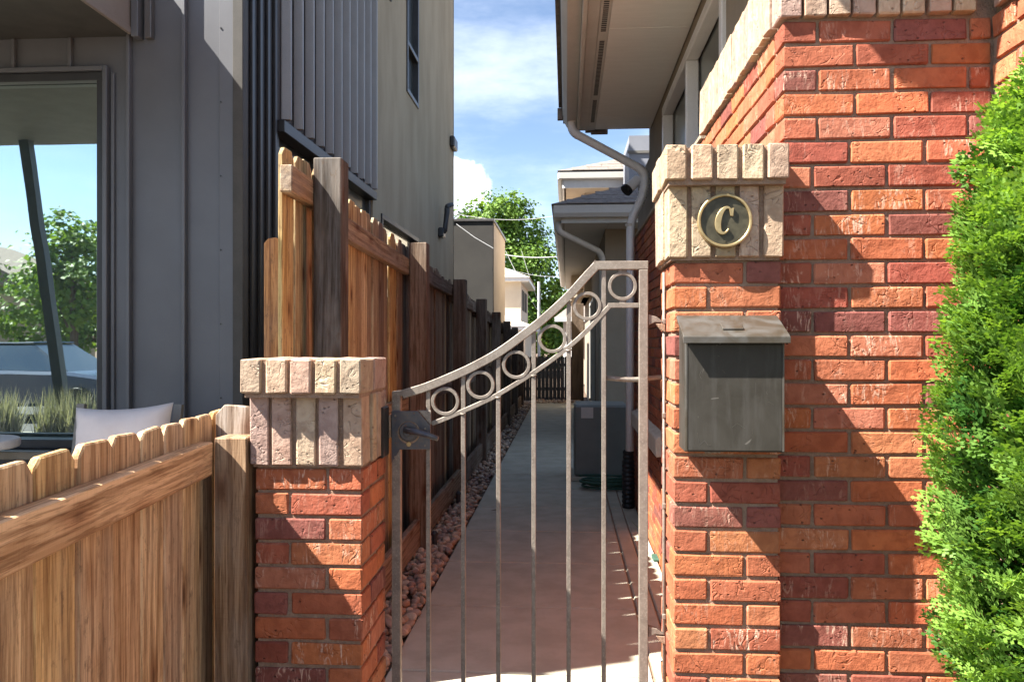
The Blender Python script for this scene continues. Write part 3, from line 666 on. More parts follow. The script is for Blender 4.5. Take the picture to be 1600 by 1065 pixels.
for bx in (669.5, 724.0, 778.8, 834, 888.6):
    xc = g2(bx, 700)[0]
    for zz in (interp(B, xc), interp(B2, xc) if bx > 680 else None):
        if zz: part('weld', MB().tube([(xc - .008, GY - .0065, zz - .001), (xc, GY - .0085, zz - .0025), (xc + .008, GY - .0065, zz + .001)], .003, .003, 6), 'gate_metal', gate, 0, True)
for (cx, cy) in ((696, 626.5), (751, 601), (806.8, 569.5), (863, 529), (917.3, 478), (972.5, 447)):
    q = g2(cx, cy); part('ring', MB().ring(q[0], q[1], GY - .0085, GY + .0085, .0335, .0432), 'gate_metal', gate, 0.001)
q0, q1 = g2(972.5, 421), g2(972.5, 474)
part('ring_weld', MB().box(q0[0] - .009, q0[0] + .009, GY - .006, GY + .006, q1[1], q1[1] + .012).box(q0[0] - .012, q0[0] + .012, GY - .006, GY + .006, q0[1] - .008, q0[1] + .004), 'gate_metal', gate, 0.001)
# latch
lp = [g2(613.8, 641), g2(654, 641), g2(674.3, 664), g2(674.3, 700), g2(627, 700.5), g2(613.8, 722)]
latch = part('latch', MB().prism(lp, 'y', GY - .021, GY - .0145), 'latch_steel', gate, 0.0012)
kp = g2(641, 672)
part('knob', MB().tube([(kp[0], GY - .034, kp[1]), (kp[0], GY - .0205, kp[1])], .028, .028, 22), 'latch_steel', latch, 0.002)
part('knob', MB().tube([(kp[0], GY - .05, kp[1]), (kp[0], GY - .0335, kp[1])], .013, .013, 16), 'latch_steel', latch, 0.002)
hp = [g2(637, 668), g2(655, 671), g2(675, 676), g2(690, 680.5)]
part('handle', MB().tube([(p[0], GY - .052 - .006 * i, p[1]) for i, p in enumerate(hp)], [.010, .0105, .009, .0075], [.012, .012, .0095, .008], 10, (0, 1, 0)), 'latch_steel', latch, 0, True)
part('gusset', MB().prism([g2(654.5, 640.5), g2(674.5, 640.5), g2(674.5, 663)], 'y', GY - .013, GY - .004), 'gate_metal', gate, 0.001)
for (lx_, lz_) in ((620, 648), (666, 668), (666, 694), (620, 712)):
    q = g2(lx_, lz_); part('screw', MB().tube([(q[0], GY - .0235, q[1]), (q[0], GY - .0205, q[1])], .0035, .0035, 10), 'gate_metal', latch, .0006)
q = g2(641, 692); part('key_cylinder', MB().tube([(q[0], GY - .026, q[1]), (q[0], GY - .0205, q[1])], .0075, .0075, 16), 'brass', latch, .001)
rs = part('rust_ring', MB().ring(kp[0], kp[1] - .004, GY - .0225, GY - .0208, .029, .0345, 28), 'rust', latch)
# strike plate bolted to the low pillar
sp0, sp1 = at(598, 634, 2.39), at(610.5, 711, 2.39)
stp = part('strike_plate', MB().box(-.5505, -.5385, 2.33, 2.405, sp1.z, sp0.z), 'black_plastic', PL, 0.003)
rb = g2(611, 665); part('strike_bolt', MB().box(-.538, lx0 - .001, GY - .030, GY - .002, rb[1] - .035, rb[1] + .035), 'rust', stp, 0.003)
# hinges and stop rod on the pillar side
hx = ex.x
for zpx, nm in ((505, 'upper_hinge'), (990, 'lower_hinge')):
    h = g2(1012, zpx)
    part('hinge', MB().prism([(hx + .0005, h[1] + .027), (hx + .026, h[1] + .019), (hx + .048, h[1] + .002), (hx + .02, h[1] + .003), (hx + .0005, h[1] - .006)], 'y', GY - .009, GY + .009), 'gate_metal', gate, 0.0015)
    part('hinge', MB().prism([(hx + .022, h[1] - .001), (hx + .05, h[1] - .0025), (hx + .052, h[1] - .028), (hx + .036, h[1] - .020)], 'y', GY - .0085, GY + .0085), 'rust', gate, 0.0015)
rx = at(1038, 600, GY).x
part('hinge_rod', MB().tube([(.2915, GY, .08), (.2915, GY, 1.655)], .0048, .0048, 10), 'gate_metal', gate, 0, True)
b0, b1, b2 = g2(944, 590), g2(985, 592), g2(1034, 589)
part('stay_bar', MB().tube(rounded([(b0[0] + .0, GY + .012, b0[1]), (b1[0], GY + .022, b1[1] - .004), (.288, GY + .012, b2[1])], 6, .4), .0075, .0075, 10), 'gate_metal', gate, 0, True)
for zz in (.35, .62, .95, 1.22, 1.5): part('rod_clip', MB().box(.2862, .2966, GY - .009, GY + .009, zz, zz + .016), 'gate_metal', gate, 0.002)

# ------------------------------------------------------------------ mailbox and plaque on the tall pillar
PY = 2.2485
mbx = thing('mailbox', 'dark scratched bronze mailbox with slanted lid on the tall brick pillar', 'mailbox', (0.445, PY, 1.19))
z0, z1 = at(1147, 706, 2.14).z, at(1147, 531, 2.14).z
xa, xb = at(1069.5, 600, 2.14).x, at(1226, 600, 2.14).x
part('body', MB().prism([(PY - .006, z0), (PY - .108, z0), (PY - .108, z1 + .004), (PY - .006, z1 + .060)], 'x', xa, xb), 'mailbox_bronze', mbx, 0.002)
part('front_panel', MB().box(xa + .009, xb - .007, PY - .1115, PY - .1085, z0 + .004, z1 - .012), 'mailbox_bronze', mbx, 0.001)
part('edge_strip', MB().box(xa + .001, xa + .008, PY - .1125, PY - .1083, z0 + .002, z1 - .006), 'lid_brass', mbx, 0.001)
part('edge_strip', MB().box(xb - .006, xb - .0008, PY - .1125, PY - .1083, z0 + .002, z1 - .006), 'lid_brass', mbx, 0.001)
part('bottom_seam', MB().box(xa + .055, xa + .095, PY - .104, PY - .07, z0 - .004, z0 - .0005), 'rust', mbx, 0.001)
zl0, zl1 = z1 + .006, z1 + .064
lid = part('lid', MB().prism([(PY - .004, zl1 + .004), (PY - .004, zl1 - .004), (PY - .138, zl0 - .012), (PY - .138, zl0 + .004), (PY - .132, zl0 + .008)], 'x', xa - .007, xb + .007), 'lid_brass', mbx, 0.0012)
lip = part('lid_lip', MB().box(xa - .0075, xb + .0075, PY - .1405, PY - .1385, zl0 - .014, zl0 + .003), 'lid_brass', mbx, 0.0008)
def on_lid(u): return (PY - .134 + u * .13, zl0 + .0095 + u * (zl1 - zl0 - .004))
a_, b_ = on_lid(.22), on_lid(.52)
part('lid_handle', MB().prism([(a_[0], a_[1]), (b_[0], b_[1]), (b_[0], b_[1] + .004), (a_[0], a_[1] + .004)], 'x', xa + .10, xa + .155), 'lid_brass', mbx, 0.001)
scm = MB()
srg = random.Random(4)
def scratch(pts, w=.0011):
    for (p, q) in zip(pts, pts[1:]):
        dx, dz = q[0] - p[0], q[1] - p[1]; L_ = math.hypot(dx, dz); nx, nz = -dz / L_ * w / 2, dx / L_ * w / 2
        y = PY - .1119
        scm.add([(p[0] - nx, y, p[1] - nz), (q[0] - nx, y, q[1] - nz), (q[0] + nx, y, q[1] + nz), (p[0] + nx, y, p[1] + nz)], [(0, 1, 2, 3)])
def mp(px, py): p = at(px, py, PY - .1115); return (p.x, p.z)
scratch([mp(1089.5, 675), mp(1093, 695), mp(1101, 688), (mp(1107, 696)), mp(1111, 694)], .0008)
for s_ in (((1128, 577), (1134, 584)), ((1181, 598), (1181, 615)), ((1200, 627), (1209, 632)), ((1175, 669), (1176, 678)), ((1121, 555), (1125, 557)), ((1144, 667), (1152, 661), (1164, 669)), ((1096, 578), (1093, 586), (1096, 592)), ((1197, 612), (1199, 616))):
    scratch([mp(*p) for p in s_], .0006)
part('scratches', scm, 'lid_brass', mbx)
pc = at(1131.7, 345.3, 2.225); PZ = 2.2305
plq = thing('address_plaque', 'round brass plaque with a raised letter C on the pillar cap', 'plaque', (pc.x, PZ, pc.z))
part('disc', MB().tube([(pc.x, PZ - .012, pc.z), (pc.x, PZ + .004, pc.z)], .068, .068, 48, (0, 0, 1)), 'brass_dark', plq)
part('rim', MB().ring(pc.x, pc.z, PZ - .019, PZ + .004, .0655, .0735, 56), 'brass', plq, 0.002)
cm_ = []; N = 34
for i in range(N + 1):
    a = R(42 + (318 - 42) * i / N); th = .0036 + .0085 * max(0.0, math.sin((a - R(42)) / R(276) * math.pi)) ** 1.3
    rx_, rz_ = .0155, .0335
    for r_ in (0, 1):
        cm_.append(((rx_ + (th if r_ else -th * .4)) * math.cos(a), (rz_ + (th if r_ else -th * .4) * .7) * math.sin(a)))
mbC = MB(); vs = []
for (x, z) in cm_:
    X_ = pc.x + x + z * .16 + .001
    vs += [(X_, PZ - .0185, pc.z + z), (X_, PZ - .0118, pc.z + z)]
fs = []
for i in range(N):
    o = i * 4
    fs += [(o, o + 2, o + 6, o + 4), (o + 2, o + 3, o + 7, o + 6), (o, o + 4, o + 5, o + 1), (o + 1, o + 5, o + 7, o + 3)]
fs += [(0, 1, 3, 2), (N * 4, N * 4 + 2, N * 4 + 3, N * 4 + 1)]
mbC.add(vs, fs)
a = R(42); xs_, zs_ = .0165 * math.cos(a), .0345 * math.sin(a)
sx_ = pc.x + xs_ + zs_ * .16
mbC.prism([(sx_ - .005, pc.z + zs_ + .006), (sx_ + .008, pc.z + zs_ + .011), (sx_ + .006, pc.z + zs_ - .012), (sx_ - .001, pc.z + zs_ - .011)], 'y', PZ - .0183, PZ - .0117)
part('letter', mbC, 'brass', plq, 0.0008)
part('screw', MB().tube([(pc.x + .001, PZ - .0165, pc.z - .056), (pc.x + .001, PZ - .0115, pc.z - .056)], .0022, .0022, 10), 'brass_dark', plq)

# ------------------------------------------------------------------ near picket fence, lower left
CEDAR = [(0.82, 0.56, 0.31), (0.74, 0.48, 0.27), (0.84, 0.60, 0.40), (0.78, 0.54, 0.34), (0.86, 0.57, 0.26)]
fd = Vector((-0.108, 0.994, 0)).normalized(); fe = Vector((-0.948, 2.09, 0)); fnrm = Vector((fd.y, -fd.x, 0))
nf = thing('picket_fence', 'low cedar picket fence with dog-eared boards in the lower left corner', 'fence', (fe.x, fe.y, 0))
prg = random.Random(5)
ang = math.atan2(-fd.x, fd.y) + R(90)
x = -0.235
for k in range(11):
    w = (0.118, 0.112, 0.120, 0.118, 0.127, 0.140, 0.142, 0.142, 0.142, 0.142, 0.142)[k]
    c = fe - fd * (x + w / 2) - fnrm * (.038 + .010)
    o = obj('picket', picket_mesh(w - .003, .018, 1.248 + prg.uniform(-.004, .004), 'cedar', k, .60, .0035), nf, (c.x - fe.x, c.y - fe.y, 0), (prg.uniform(-.004, .004), 0, ang), CEDAR[prg.randrange(5)])
    x += w
p0 = fe - fnrm * .019 + Vector((0, 0, 1.135)); p1 = fe - fd * 1.3 - fnrm * .019 + Vector((0, 0, 1.135))
board('rail', p1, p0, .089, .038, nf, (0.86, 0.55, 0.31), 'cedar', .003, (0, 0, 1))
board('rail', p1 - Vector((0, 0, .93)), p0 - Vector((0, 0, .93)), .089, .038, nf, (0.50, 0.27, 0.13), 'cedar', .003, (0, 0, 1))
gp0 = at(359, 800, 2.10)
board('post', (gp0.x - .001, 2.150, -.05), (gp0.x - .001, 2.150, 1.188), .090, .09, nf, (0.42, 0.28, 0.17), 'old_wood', .003, (1, 0, 0))
o = obj('picket', picket_mesh(.118, .018, 1.268, 'old_wood', 31), nf, (at(366, 700, 2.21).x - fe.x + .008, 2.210 - fe.y, 0), (0, 0, 0), (0.50, 0.44, 0.38))
board('brace', (gp0.x - .06, 2.25, .48), (gp0.x + .09, 2.26, .38), .07, .036, nf, (0.42, 0.33, 0.25), 'old_wood', .003, (0, 0, 1))

# ------------------------------------------------------------------ tall fence along the passage
tf = thing('tall_fence', 'tall weathered wooden board fence running along the left of the passage', 'fence', (-1.0, 9.0, 0))
TO = Vector((-1.0, 9.0, 0))
PXR, PW = -0.960, 0.122
posts = [(3.36, 2.235), (5.457, 2.129), (7.60, 2.04), (9.55, 1.955), (11.6, 1.87), (13.7, 1.79), (15.8, 1.72), (17.9, 1.65)]
def fence_h(y):
    for (a, b) in zip(posts, posts[1:]):
        if y <= b[0]: return a[1] + (b[1] - a[1]) * max(-.2, (y - a[0]) / (b[0] - a[0]))
    return posts[-1][1]
for i, (y, zt) in enumerate(posts):
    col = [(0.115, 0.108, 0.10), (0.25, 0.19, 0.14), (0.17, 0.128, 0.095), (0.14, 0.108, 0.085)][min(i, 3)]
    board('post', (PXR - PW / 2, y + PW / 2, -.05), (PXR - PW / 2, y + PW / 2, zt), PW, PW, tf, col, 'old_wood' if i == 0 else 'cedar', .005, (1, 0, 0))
frg = random.Random(9)
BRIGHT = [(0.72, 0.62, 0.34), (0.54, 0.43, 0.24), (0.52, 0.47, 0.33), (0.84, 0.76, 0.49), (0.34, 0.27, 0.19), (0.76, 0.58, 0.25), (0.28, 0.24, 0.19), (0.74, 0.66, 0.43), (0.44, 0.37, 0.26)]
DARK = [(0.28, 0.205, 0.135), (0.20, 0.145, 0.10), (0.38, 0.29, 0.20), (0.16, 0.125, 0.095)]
y = 3.14; k = 0
while y < 18.4:
    w = 0.1385 + frg.uniform(-.004, .004)
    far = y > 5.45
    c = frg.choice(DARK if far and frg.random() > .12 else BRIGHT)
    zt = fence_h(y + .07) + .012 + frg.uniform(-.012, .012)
    zt -= .035 if y > 3.36 else .045
    hh = round(zt / .02) * .02
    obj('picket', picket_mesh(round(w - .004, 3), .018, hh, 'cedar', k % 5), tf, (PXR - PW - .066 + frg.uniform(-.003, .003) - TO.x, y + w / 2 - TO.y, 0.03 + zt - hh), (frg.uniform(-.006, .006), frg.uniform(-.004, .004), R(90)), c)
    y += w; k += 1
xr_ = PXR - PW - .0265
def rail(y0, y1, z0, z1, h, th, col, xx=None): board('rail', ((xx or xr_), y0, z0), ((xx or xr_), y1, z1), h, th, tf, col, 'old_wood', .004, (0, 0, 1))
rail(3.10, 3.60, 2.095, 2.083, .108, .05, (0.46, 0.33, 0.20))
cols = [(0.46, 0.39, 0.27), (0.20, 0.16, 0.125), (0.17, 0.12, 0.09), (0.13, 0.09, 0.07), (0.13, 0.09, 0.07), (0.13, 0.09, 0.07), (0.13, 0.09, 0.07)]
for i in range(len(posts) - 1):
    (ya, za), (yb, zb) = posts[i], posts[i + 1]
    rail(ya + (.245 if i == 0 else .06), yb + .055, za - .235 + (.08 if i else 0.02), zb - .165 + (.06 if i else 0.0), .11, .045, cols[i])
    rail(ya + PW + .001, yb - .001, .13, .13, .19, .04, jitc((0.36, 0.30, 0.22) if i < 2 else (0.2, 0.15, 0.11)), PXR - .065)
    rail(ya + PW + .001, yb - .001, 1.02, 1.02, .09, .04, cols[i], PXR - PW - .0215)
# short offset board at the near end
lb = at(426, 372, 3.42)
obj('picket', picket_mesh(.072, .02, lb.z, 'cedar', 40, .3), tf, (lb.x - TO.x, 3.42 - TO.y, 0), (0, 0, 0), (0.62, 0.31, 0.12))

# ------------------------------------------------------------------ modern building on the left
MX, MY = -2.10, 5.07
MLX = -16
mod = thing('modern_building', 'tall modern building with dark metal panels, ribbed cladding and taupe stucco side', 'building', (-4, 9, 0))
wl_, wr_, wz0, wz1 = -6.2, at(166, 300, MY).x, .74, at(100, 115, MY).z
part('front_wall', MB().box(MLX, wl_, MY, MY + .3, -.1, 7).box(wr_, MX - .02, MY, MY + .3, -.1, 7).box(wl_, wr_, MY, MY + .3, wz1, 7).box(wl_, wr_, MY, MY + .3, -.1, wz0), 'bronze_panel', mod)
px_seams = [205, 291]
for i, sx_ in enumerate(px_seams):
    q = at(sx_, 400, MY).x
    part('seam', MB().box(q - .011, q + .011, MY - .045, MY - .002, -.02, 6.95), 'bronze_panel', mod, 0.003)
for q in (at(178, 400, MY).x,):
    part('seam', MB().box(q - .012, q + .012, MY - .02, MY - .002, -.02, at(178, 115, MY).z), 'bronze_panel', mod, 0.003)
q = at(344, 400, MY).x
part('panel_lap', MB().box(q, MX - .005, MY - .014, MY - .002, -.02, 6.95), 'bronze_panel', mod, 0.002)
scw = MB()
for zz in np.arange(.6, 6.5, .48): scw.tube([(q + .012, MY - .019, zz), (q + .012, MY - .0135, zz)], .006, .006, 8)
part('screw', scw, 'dark_steel', mod)
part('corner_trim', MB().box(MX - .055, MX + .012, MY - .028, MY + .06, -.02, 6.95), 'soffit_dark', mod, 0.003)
for px_ in (25, 113):
    q = at(px_, 90, MY).x
    part('seam', MB().box(q - .011, q + .011, MY - .035, MY - .002, wz1 + .03, 3.44), 'bronze_panel', mod, 0.003)
# big window
bw = part('window', MB().box(wl_ + .06, wr_ - .06, MY + .05, MY + .056, wz0 + .06, wz1 - .05), 'window_glass', mod)
fr = MB(); fr.box(wl_, wr_ - .001, MY - .02, MY + .045, wz1 - .055, wz1 - .001).box(wl_, wr_ - .001, MY - .02, MY + .045, wz0 + .001, wz0 + .06).box(wr_ - .055, wr_ - .002, MY - .02, MY + .045, wz0 + .061, wz1 - .056).box(-4.75, -4.69, MY - .02, MY + .045, wz0 + .061, wz1 - .056)
part('frame', fr, 'dark_steel', bw, 0.004)
part('outer_frame', MB().box(wr_ + .001, wr_ + .03, MY - .05, MY - .002, wz0, wz1 + .03).box(wl_, wr_, MY - .05, MY - .021, wz1 + .001, wz1 + .03), 'bronze_panel', bw, 0.003)
part('sill', MB().box(wl_, wr_ + .03, MY - .07, MY - .022, wz0 - .05, wz0 - .001), 'dark_steel', bw, 0.004)
# overhang and raking post
OX, OZ = at(212, 62, MY).x, at(100, 60, MY).z
ov = part('overhang', MB().box(MLX, OX, 2.40, MY - .002, OZ + .02, OZ + .56), 'overhang_metal', mod)
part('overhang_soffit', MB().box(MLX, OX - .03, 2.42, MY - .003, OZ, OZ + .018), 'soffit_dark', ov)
part('overhang_edge', MB().box(OX - .012, OX + .012, 2.39, MY - .06, OZ - .012, OZ + .03), 'overhang_metal', ov, 0.003)
for k_ in (0.012, 0.085): part('end_flashing', MB().box(OX + k_, OX + k_ + .045, MY - .085 + k_ * .4, MY - .004, OZ - .03, 6.9), 'bronze_panel' if k_ < .05 else 'blue_white_paint' if False else 'charcoal_cladding', mod, 0.003)
part('raking_post', MB().tube([(-5.38, 2.6, OZ), (-4.88, 2.6, 0)], .07, .06, 4, (0, 1, 0), True, .785), 'dark_steel', mod)
# unseen box added over the side to keep the sun off the brick wall across the passage
part('unseen_sun_block', MB().box(-2.45, MX, 3.5, MY - .004, 4.36, 7.0), 'overhang_metal', mod, .01)
# side wall
part('side_reveal', MB().box(MX - .3, MX - .004, MY + .061, 5.68, -.1, 9.3), 'dark_steel', mod)
for k in range(4): part('reveal_rib', MB().box(MX - .003, MX + .018, MY + .12 + .14 * k, MY + .16 + .14 * k, -.1, 9.3), 'dark_steel', mod, .004)
ZG = 3.06
part('ribbed_wall', MB().box(MX - .3, MX - .002, 5.68, 8.55, ZG, 9.3), 'flat_baked_shade', mod)
ribm = MB().prism([(-.032, 0), (-.014, .07), (.014, .07), (.032, 0)], 'z', 0, 6.2).mesh('rib', 'rib_baked_sheen', 0.006)
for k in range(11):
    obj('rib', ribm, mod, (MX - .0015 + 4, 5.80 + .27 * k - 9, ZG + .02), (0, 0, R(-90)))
part('head_trim', MB().box(MX - .3, MX + .055, 5.69, 8.54, ZG - .09, ZG - .002), 'dark_steel', mod, .004)
gd = part('glazed_door', MB().box(MX - .06, MX - .05, 5.75, 8.45, 0, ZG - .092), 'house_glass', mod)
fr = MB()
for yy in (5.69, 6.6, 7.5, 8.46): fr.box(MX - .08, MX - .01, yy, yy + .07, 0, ZG - .093)
part('frame', fr, 'dark_steel', gd, .004)
SW = mod
WINS = [(10.40, 11.22, 4.73, 6.6, 5.37), (8.80, 9.45, 5.50, 7.2, 6.2), (8.95, 11.2, 1.9, 2.9, None)]
st = MB().box(MX - .3, MX, 8.56, 8.80, -.1, 9.3).box(MX - .3, MX, 11.22, 14.75, -.1, 9.3)
st.box(MX - .3, MX, 8.80, 11.22, -.1, 1.9).box(MX - .3, MX, 8.80, 8.95, 1.9, 5.5).box(MX - .3, MX, 11.2, 11.22, 1.9, 4.73).box(MX - .3, MX, 8.95, 11.2, 2.9, 4.73)
st.box(MX - .3, MX, 8.95, 10.40, 4.73, 5.5).box(MX - .3, MX, 9.45, 10.40, 5.5, 9.3).box(MX - .3, MX, 8.80, 9.45, 7.2, 9.3).box(MX - .3, MX, 10.40, 11.22, 6.6, 9.3)
part('stucco_wall', st, 'taupe_stucco', mod)
part('corner_bead', MB().box(MX - .02, MX + .006, 8.551, 8.572, 2, 9.3).box(MX - .01, MX + .012, 14.752, 14.77, -.1, 9.3), 'taupe_stucco', mod)
for (y0, y1, z0_, z1_, tr) in WINS:
    w_ = part('window', MB().box(MX - .07, MX - .06, y0 + .05, y1 - .05, z0_ + .05, z1_ - .05), 'house_glass', mod)
    fr = MB().box(MX - .09, MX + .018, y0 + .002, y0 + .06, z0_ + .06, z1_ - .06).box(MX - .09, MX + .018, y1 - .06, y1 - .002, z0_ + .06, z1_ - .06).box(MX - .09, MX + .018, y0 + .002, y1 - .002, z0_ + .002, z0_ + .059).box(MX - .09, MX + .018, y0 + .002, y1 - .002, z1_ - .059, z1_ - .002)
    if tr: fr.box(MX - .09, MX + .016, y0 + .061, y1 - .061, tr, tr + .06)
    part('frame', fr, 'dark_steel', w_, .004)
part('roof', MB().box(MLX, MX - .01, MY + .31, 14.7, 8.9, 9.2), 'grey_stucco', mod)
part('back_wall', MB().box(MLX, MX - .31, 14.5, 14.74, -.1, 8.9), 'taupe_stucco', mod)
vp = at(688, 345, 13.3)
vp = atX(686, 362, MX)
part('exhaust_pipe', MB().tube(rounded([(MX - .02, vp.y, vp.z), (MX + .10, vp.y, vp.z), (MX + .13, vp.y + .02, vp.z + .33), (MX + .13, vp.y + .02, vp.z + .42), (MX + .20, vp.y + .12, vp.z + .46)], 5, .4), .045, .045, 10), 'dark_steel', mod, 0, True)
part('exhaust_flange', MB().box(MX + .001, MX + .09, vp.y - .12, vp.y + .14, vp.z - .10, vp.z + .06), 'dark_steel', mod, .02)
sq = atX(709, 214, MX + .06)
part('scupper', MB().box(MX + .002, MX + .09, 14.3, 14.74, 4.95, 5.15), 'dark_steel', mod, .02)

# ------------------------------------------------------------------ patio furniture
ch = thing('patio_armchair', 'grey metal armchair beside the large window on the patio', 'armchair', (-2.85, 4.2, 0))
cy = 4.3
for xx in (at(258, 650, cy).x, at(258, 650, cy).x - .58):
    part('arm', MB().box(xx - .03, xx + .03, cy - .55, cy + .12, .60, .63), 'chair_metal', ch, .006)
    for yy in (cy - .52, cy + .02):
        part('leg', MB().box(xx - .022, xx + .022, yy, yy + .045, 0, .599), 'chair_metal', ch, .004)
    part('back_post', MB().tube([(xx, cy + .075, .632), (xx, cy + .16, at(258, 633, cy + .1).z)], .032, .022, 4, (0, 1, 0), True, .785), 'chair_metal', ch)
xq = at(258, 650, cy).x
part('seat', MB().box(xq - .55, xq - .035, cy - .53, cy + .05, .30, .42), 'chair_metal', ch, .02)
for k in range(4):
    xx = xq - .54 + .13 * k
    part('slat', MB().box(xx, xx + .05, cy + .08, cy + .10, .43, 1.03), 'chair_metal', ch, .005)
# scatter cushion
def cushion_mesh():
    me = MB(); n = 18; top = []; bot = []
    for j in range(n + 1):
        for i in range(n + 1):
            u, v = i / n * 2 - 1, j / n * 2 - 1
            px_ = .262 * u * (1 - .10 * (1 - abs(u)) * 0 - .085 * (1 - v * v) * 0) ; pz_ = .25 * v
            px_ *= 1 - .07 * (1 - v * v); pz_ *= 1 - .10 * (1 - u * u)
            th_ = .085 * (max(0, 1 - u ** 4) * max(0, 1 - v ** 4)) ** .55 + .004
            wr = .012 * mnoise.noise(Vector((u * 2.2, v * 2.2, 3))) * (1 - min(1, (u * u + v * v) / 2))
            wr += .008 * math.sin(18 * v + 3 * u) * max(0, abs(u) - .55)
            top.append((px_, -th_ + wr, pz_)); bot.append((px_, th_ * .8, pz_))
    vs_ = top + bot; m_ = (n + 1) ** 2; fs_ = []
    for j in range(n):
        for i in range(n):
            a = j * (n + 1) + i
            fs_ += [(a, a + 1, a + n + 2, a + n + 1), (m_ + a, m_ + a + n + 1, m_ + a + n + 2, m_ + a + 1)]
    ring_ = [i for i in range(n)] + [n + j * (n + 1) for j in range(n)] + [n * (n + 1) + n - i for i in range(n)] + [(n - j) * (n + 1) for j in range(n)]
    for k in range(len(ring_)):
        a, b = ring_[k], ring_[(k + 1) % len(ring_)]; fs_.append((a, m_ + a, m_ + b, b))
    return me.add(vs_, fs_).mesh('cushion', 'cushion_fabric', 0, True)
cc = at(166, 712, 4.02)
obj('cushion', cushion_mesh(), None, (cc.x, 4.16, cc.z + .01), (R(-17), R(-3), R(6)), None, 'square off-white scatter cushion leaning in the patio armchair', 'cushion')
tb = thing('side_table', 'small round white table at the left edge of the patio', 'table', (-3.35, 4.35, 0))
te = at(17, 693, 4.35)
part('table_top', MB().tube([(te.x - .27, 4.35, te.z - .03), (te.x - .27, 4.35, te.z + .022)], .27, .27, 40), 'table_top', tb, .012, seg=2)
part('stem', MB().tube([(te.x - .27, 4.35, .03), (te.x - .27, 4.35, te.z - .031)], .03, .03, 12), 'chair_metal', tb)
part('base', MB().tube([(te.x - .27, 4.35, 0), (te.x - .27, 4.35, .029)], .2, .2, 24), 'chair_metal', tb)
bn = thing('patio_bench', 'low grey metal bench behind the small white table', 'bench', (-3.3, 4.6, 0))
zb_ = at(60, 708, 4.7).z
part('top_bar', MB().box(-4.6, at(86, 708, 4.7).x, 4.62, 4.70, zb_ - .03, zb_ + .02), 'chair_metal', bn, .006)
part('seat', MB().box(-4.6, at(86, 708, 4.7).x - .01, 4.4, 4.88, .38, .45), 'soffit_dark', bn, .02)
for xx in (-4.5, -3.7, at(86, 708, 4.7).x - .07):
    part('leg', MB().box(xx, xx + .05, 4.64, 4.69, 0, zb_ - .031), 'chair_metal', bn, .004)

# ------------------------------------------------------------------ things along the passage
ac0 = at(897, 746, 8.35); AX0 = ac0.x; AY0 = 8.30; AW = .56; AZ = at(900, 628, AY0).z
ac = thing('air_conditioner', 'grey-green air conditioning unit standing on the path by the house', 'air conditioner', (AX0 + AW / 2, AY0 + .3, 0))
part('pad', MB().box(AX0 - .03, AX0 + AW + .02, AY0 - .03, AY0 + .64, 0.001, .05), 'concrete', ac, .008)
part('body', MB().box(AX0, AX0 + AW, AY0, AY0 + .6, .051, AZ - .03), 'unit_paint', ac, .02)
part('top_cover', MB().box(AX0 - .012, AX0 + AW + .012, AY0 - .012, AY0 + .612, AZ - .029, AZ + .01), 'unit_paint', ac, .012)
la, lb_ = at(908, 636, AY0 - .002), at(927, 653, AY0 - .002)
part('sticker', MB().box(la.x, lb_.x, AY0 - .004, AY0 - .001, lb_.z, la.z), 'gutter_paint', ac)
part('fan_guard', MB().ring(AX0 + AW / 2, 0, 0, 0.006, .2, .23, 30), 'dark_steel', ac)
bpy.data.objects[ac.children[-1].name].matrix_local = Matrix.Translation(Vector((0, 0, AZ + .012))) @ Matrix.Rotation(R(90), 4, 'X') @ Matrix.Translation(Vector((-(AX0 + AW / 2), 0, 0)))
for k in range(5): part('seam_line', MB().box(AX0 - .003, AX0 - .0005, AY0 + .06, AY0 + .54, .14 + .12 * k, .2 + .12 * k), 'dark_steel', ac)
hs = MB(); hr = random.Random(2); pts = []
hc = atZ(930, 752); 
for i in range(190):
    a = i / 190 * 2 * math.pi * 5.5; rr = .23 + .03 * math.sin(a * .37 + 1) + .02 * math.sin(a * 1.3)
    pts.append((hc.x + .10 + rr * math.cos(a), 7.90 + .55 * rr * math.sin(a) + .02 * math.sin(a * .21), .016 + .022 * (i / 190 * 5) + .012 * math.sin(a * .9)))
hs.tube(pts, .0125, .0125, 7)
obj('garden_hose', hs.mesh('garden_hose', 'hose_rubber', 0, True), None, label='coiled dark green garden hose on the ground before the air conditioner', cat='hose')
pt = at(983, 771, 7.0); PYc = 7.02
dp = MB(); zz0 = 0.0; zz1 = at(983, 703, PYc).z; N = 26; ppx, ppr = [], []
for i in range(N + 1):
    ppx.append((pt.x - .005, PYc, zz0 + (zz1 - zz0) * i / N)); ppr.append((.058 if i % 2 else .051) * (1 if i < 22 else .86))
dp.tube(ppx, ppr, ppr, 16)
obj('drain_pipe', dp.mesh('drain_pipe', 'black_plastic', 0, False), None, label='black ribbed drain pipe under the white downspout', cat='pipe')
def path_light(px, py, h, label):
    p = atZ(px, py, 0.01)
    o = thing('path_light', label, 'garden light', (p.x, p.y, 0), 0, 'path lights in the gravel')
    part('stake', MB().tube([(p.x, p.y, -.05), (p.x, p.y, h)], .019, .019, 14), 'dark_steel', o)
    part('cap', MB().tube([(p.x, p.y, h + .001), (p.x, p.y, h + .012), (p.x, p.y, h + .03)], [.026, .026, .012], None, 16), 'dark_steel', o)
path_light(679, 852, .085, 'small black path light in the gravel, nearest the gate')
path_light(716, 785, .085, 'small black path light in the gravel, middle one of three')
path_light(735, 744, .085, 'small black path light in the gravel, farthest from the gate')
q = atZ(1031, 873)
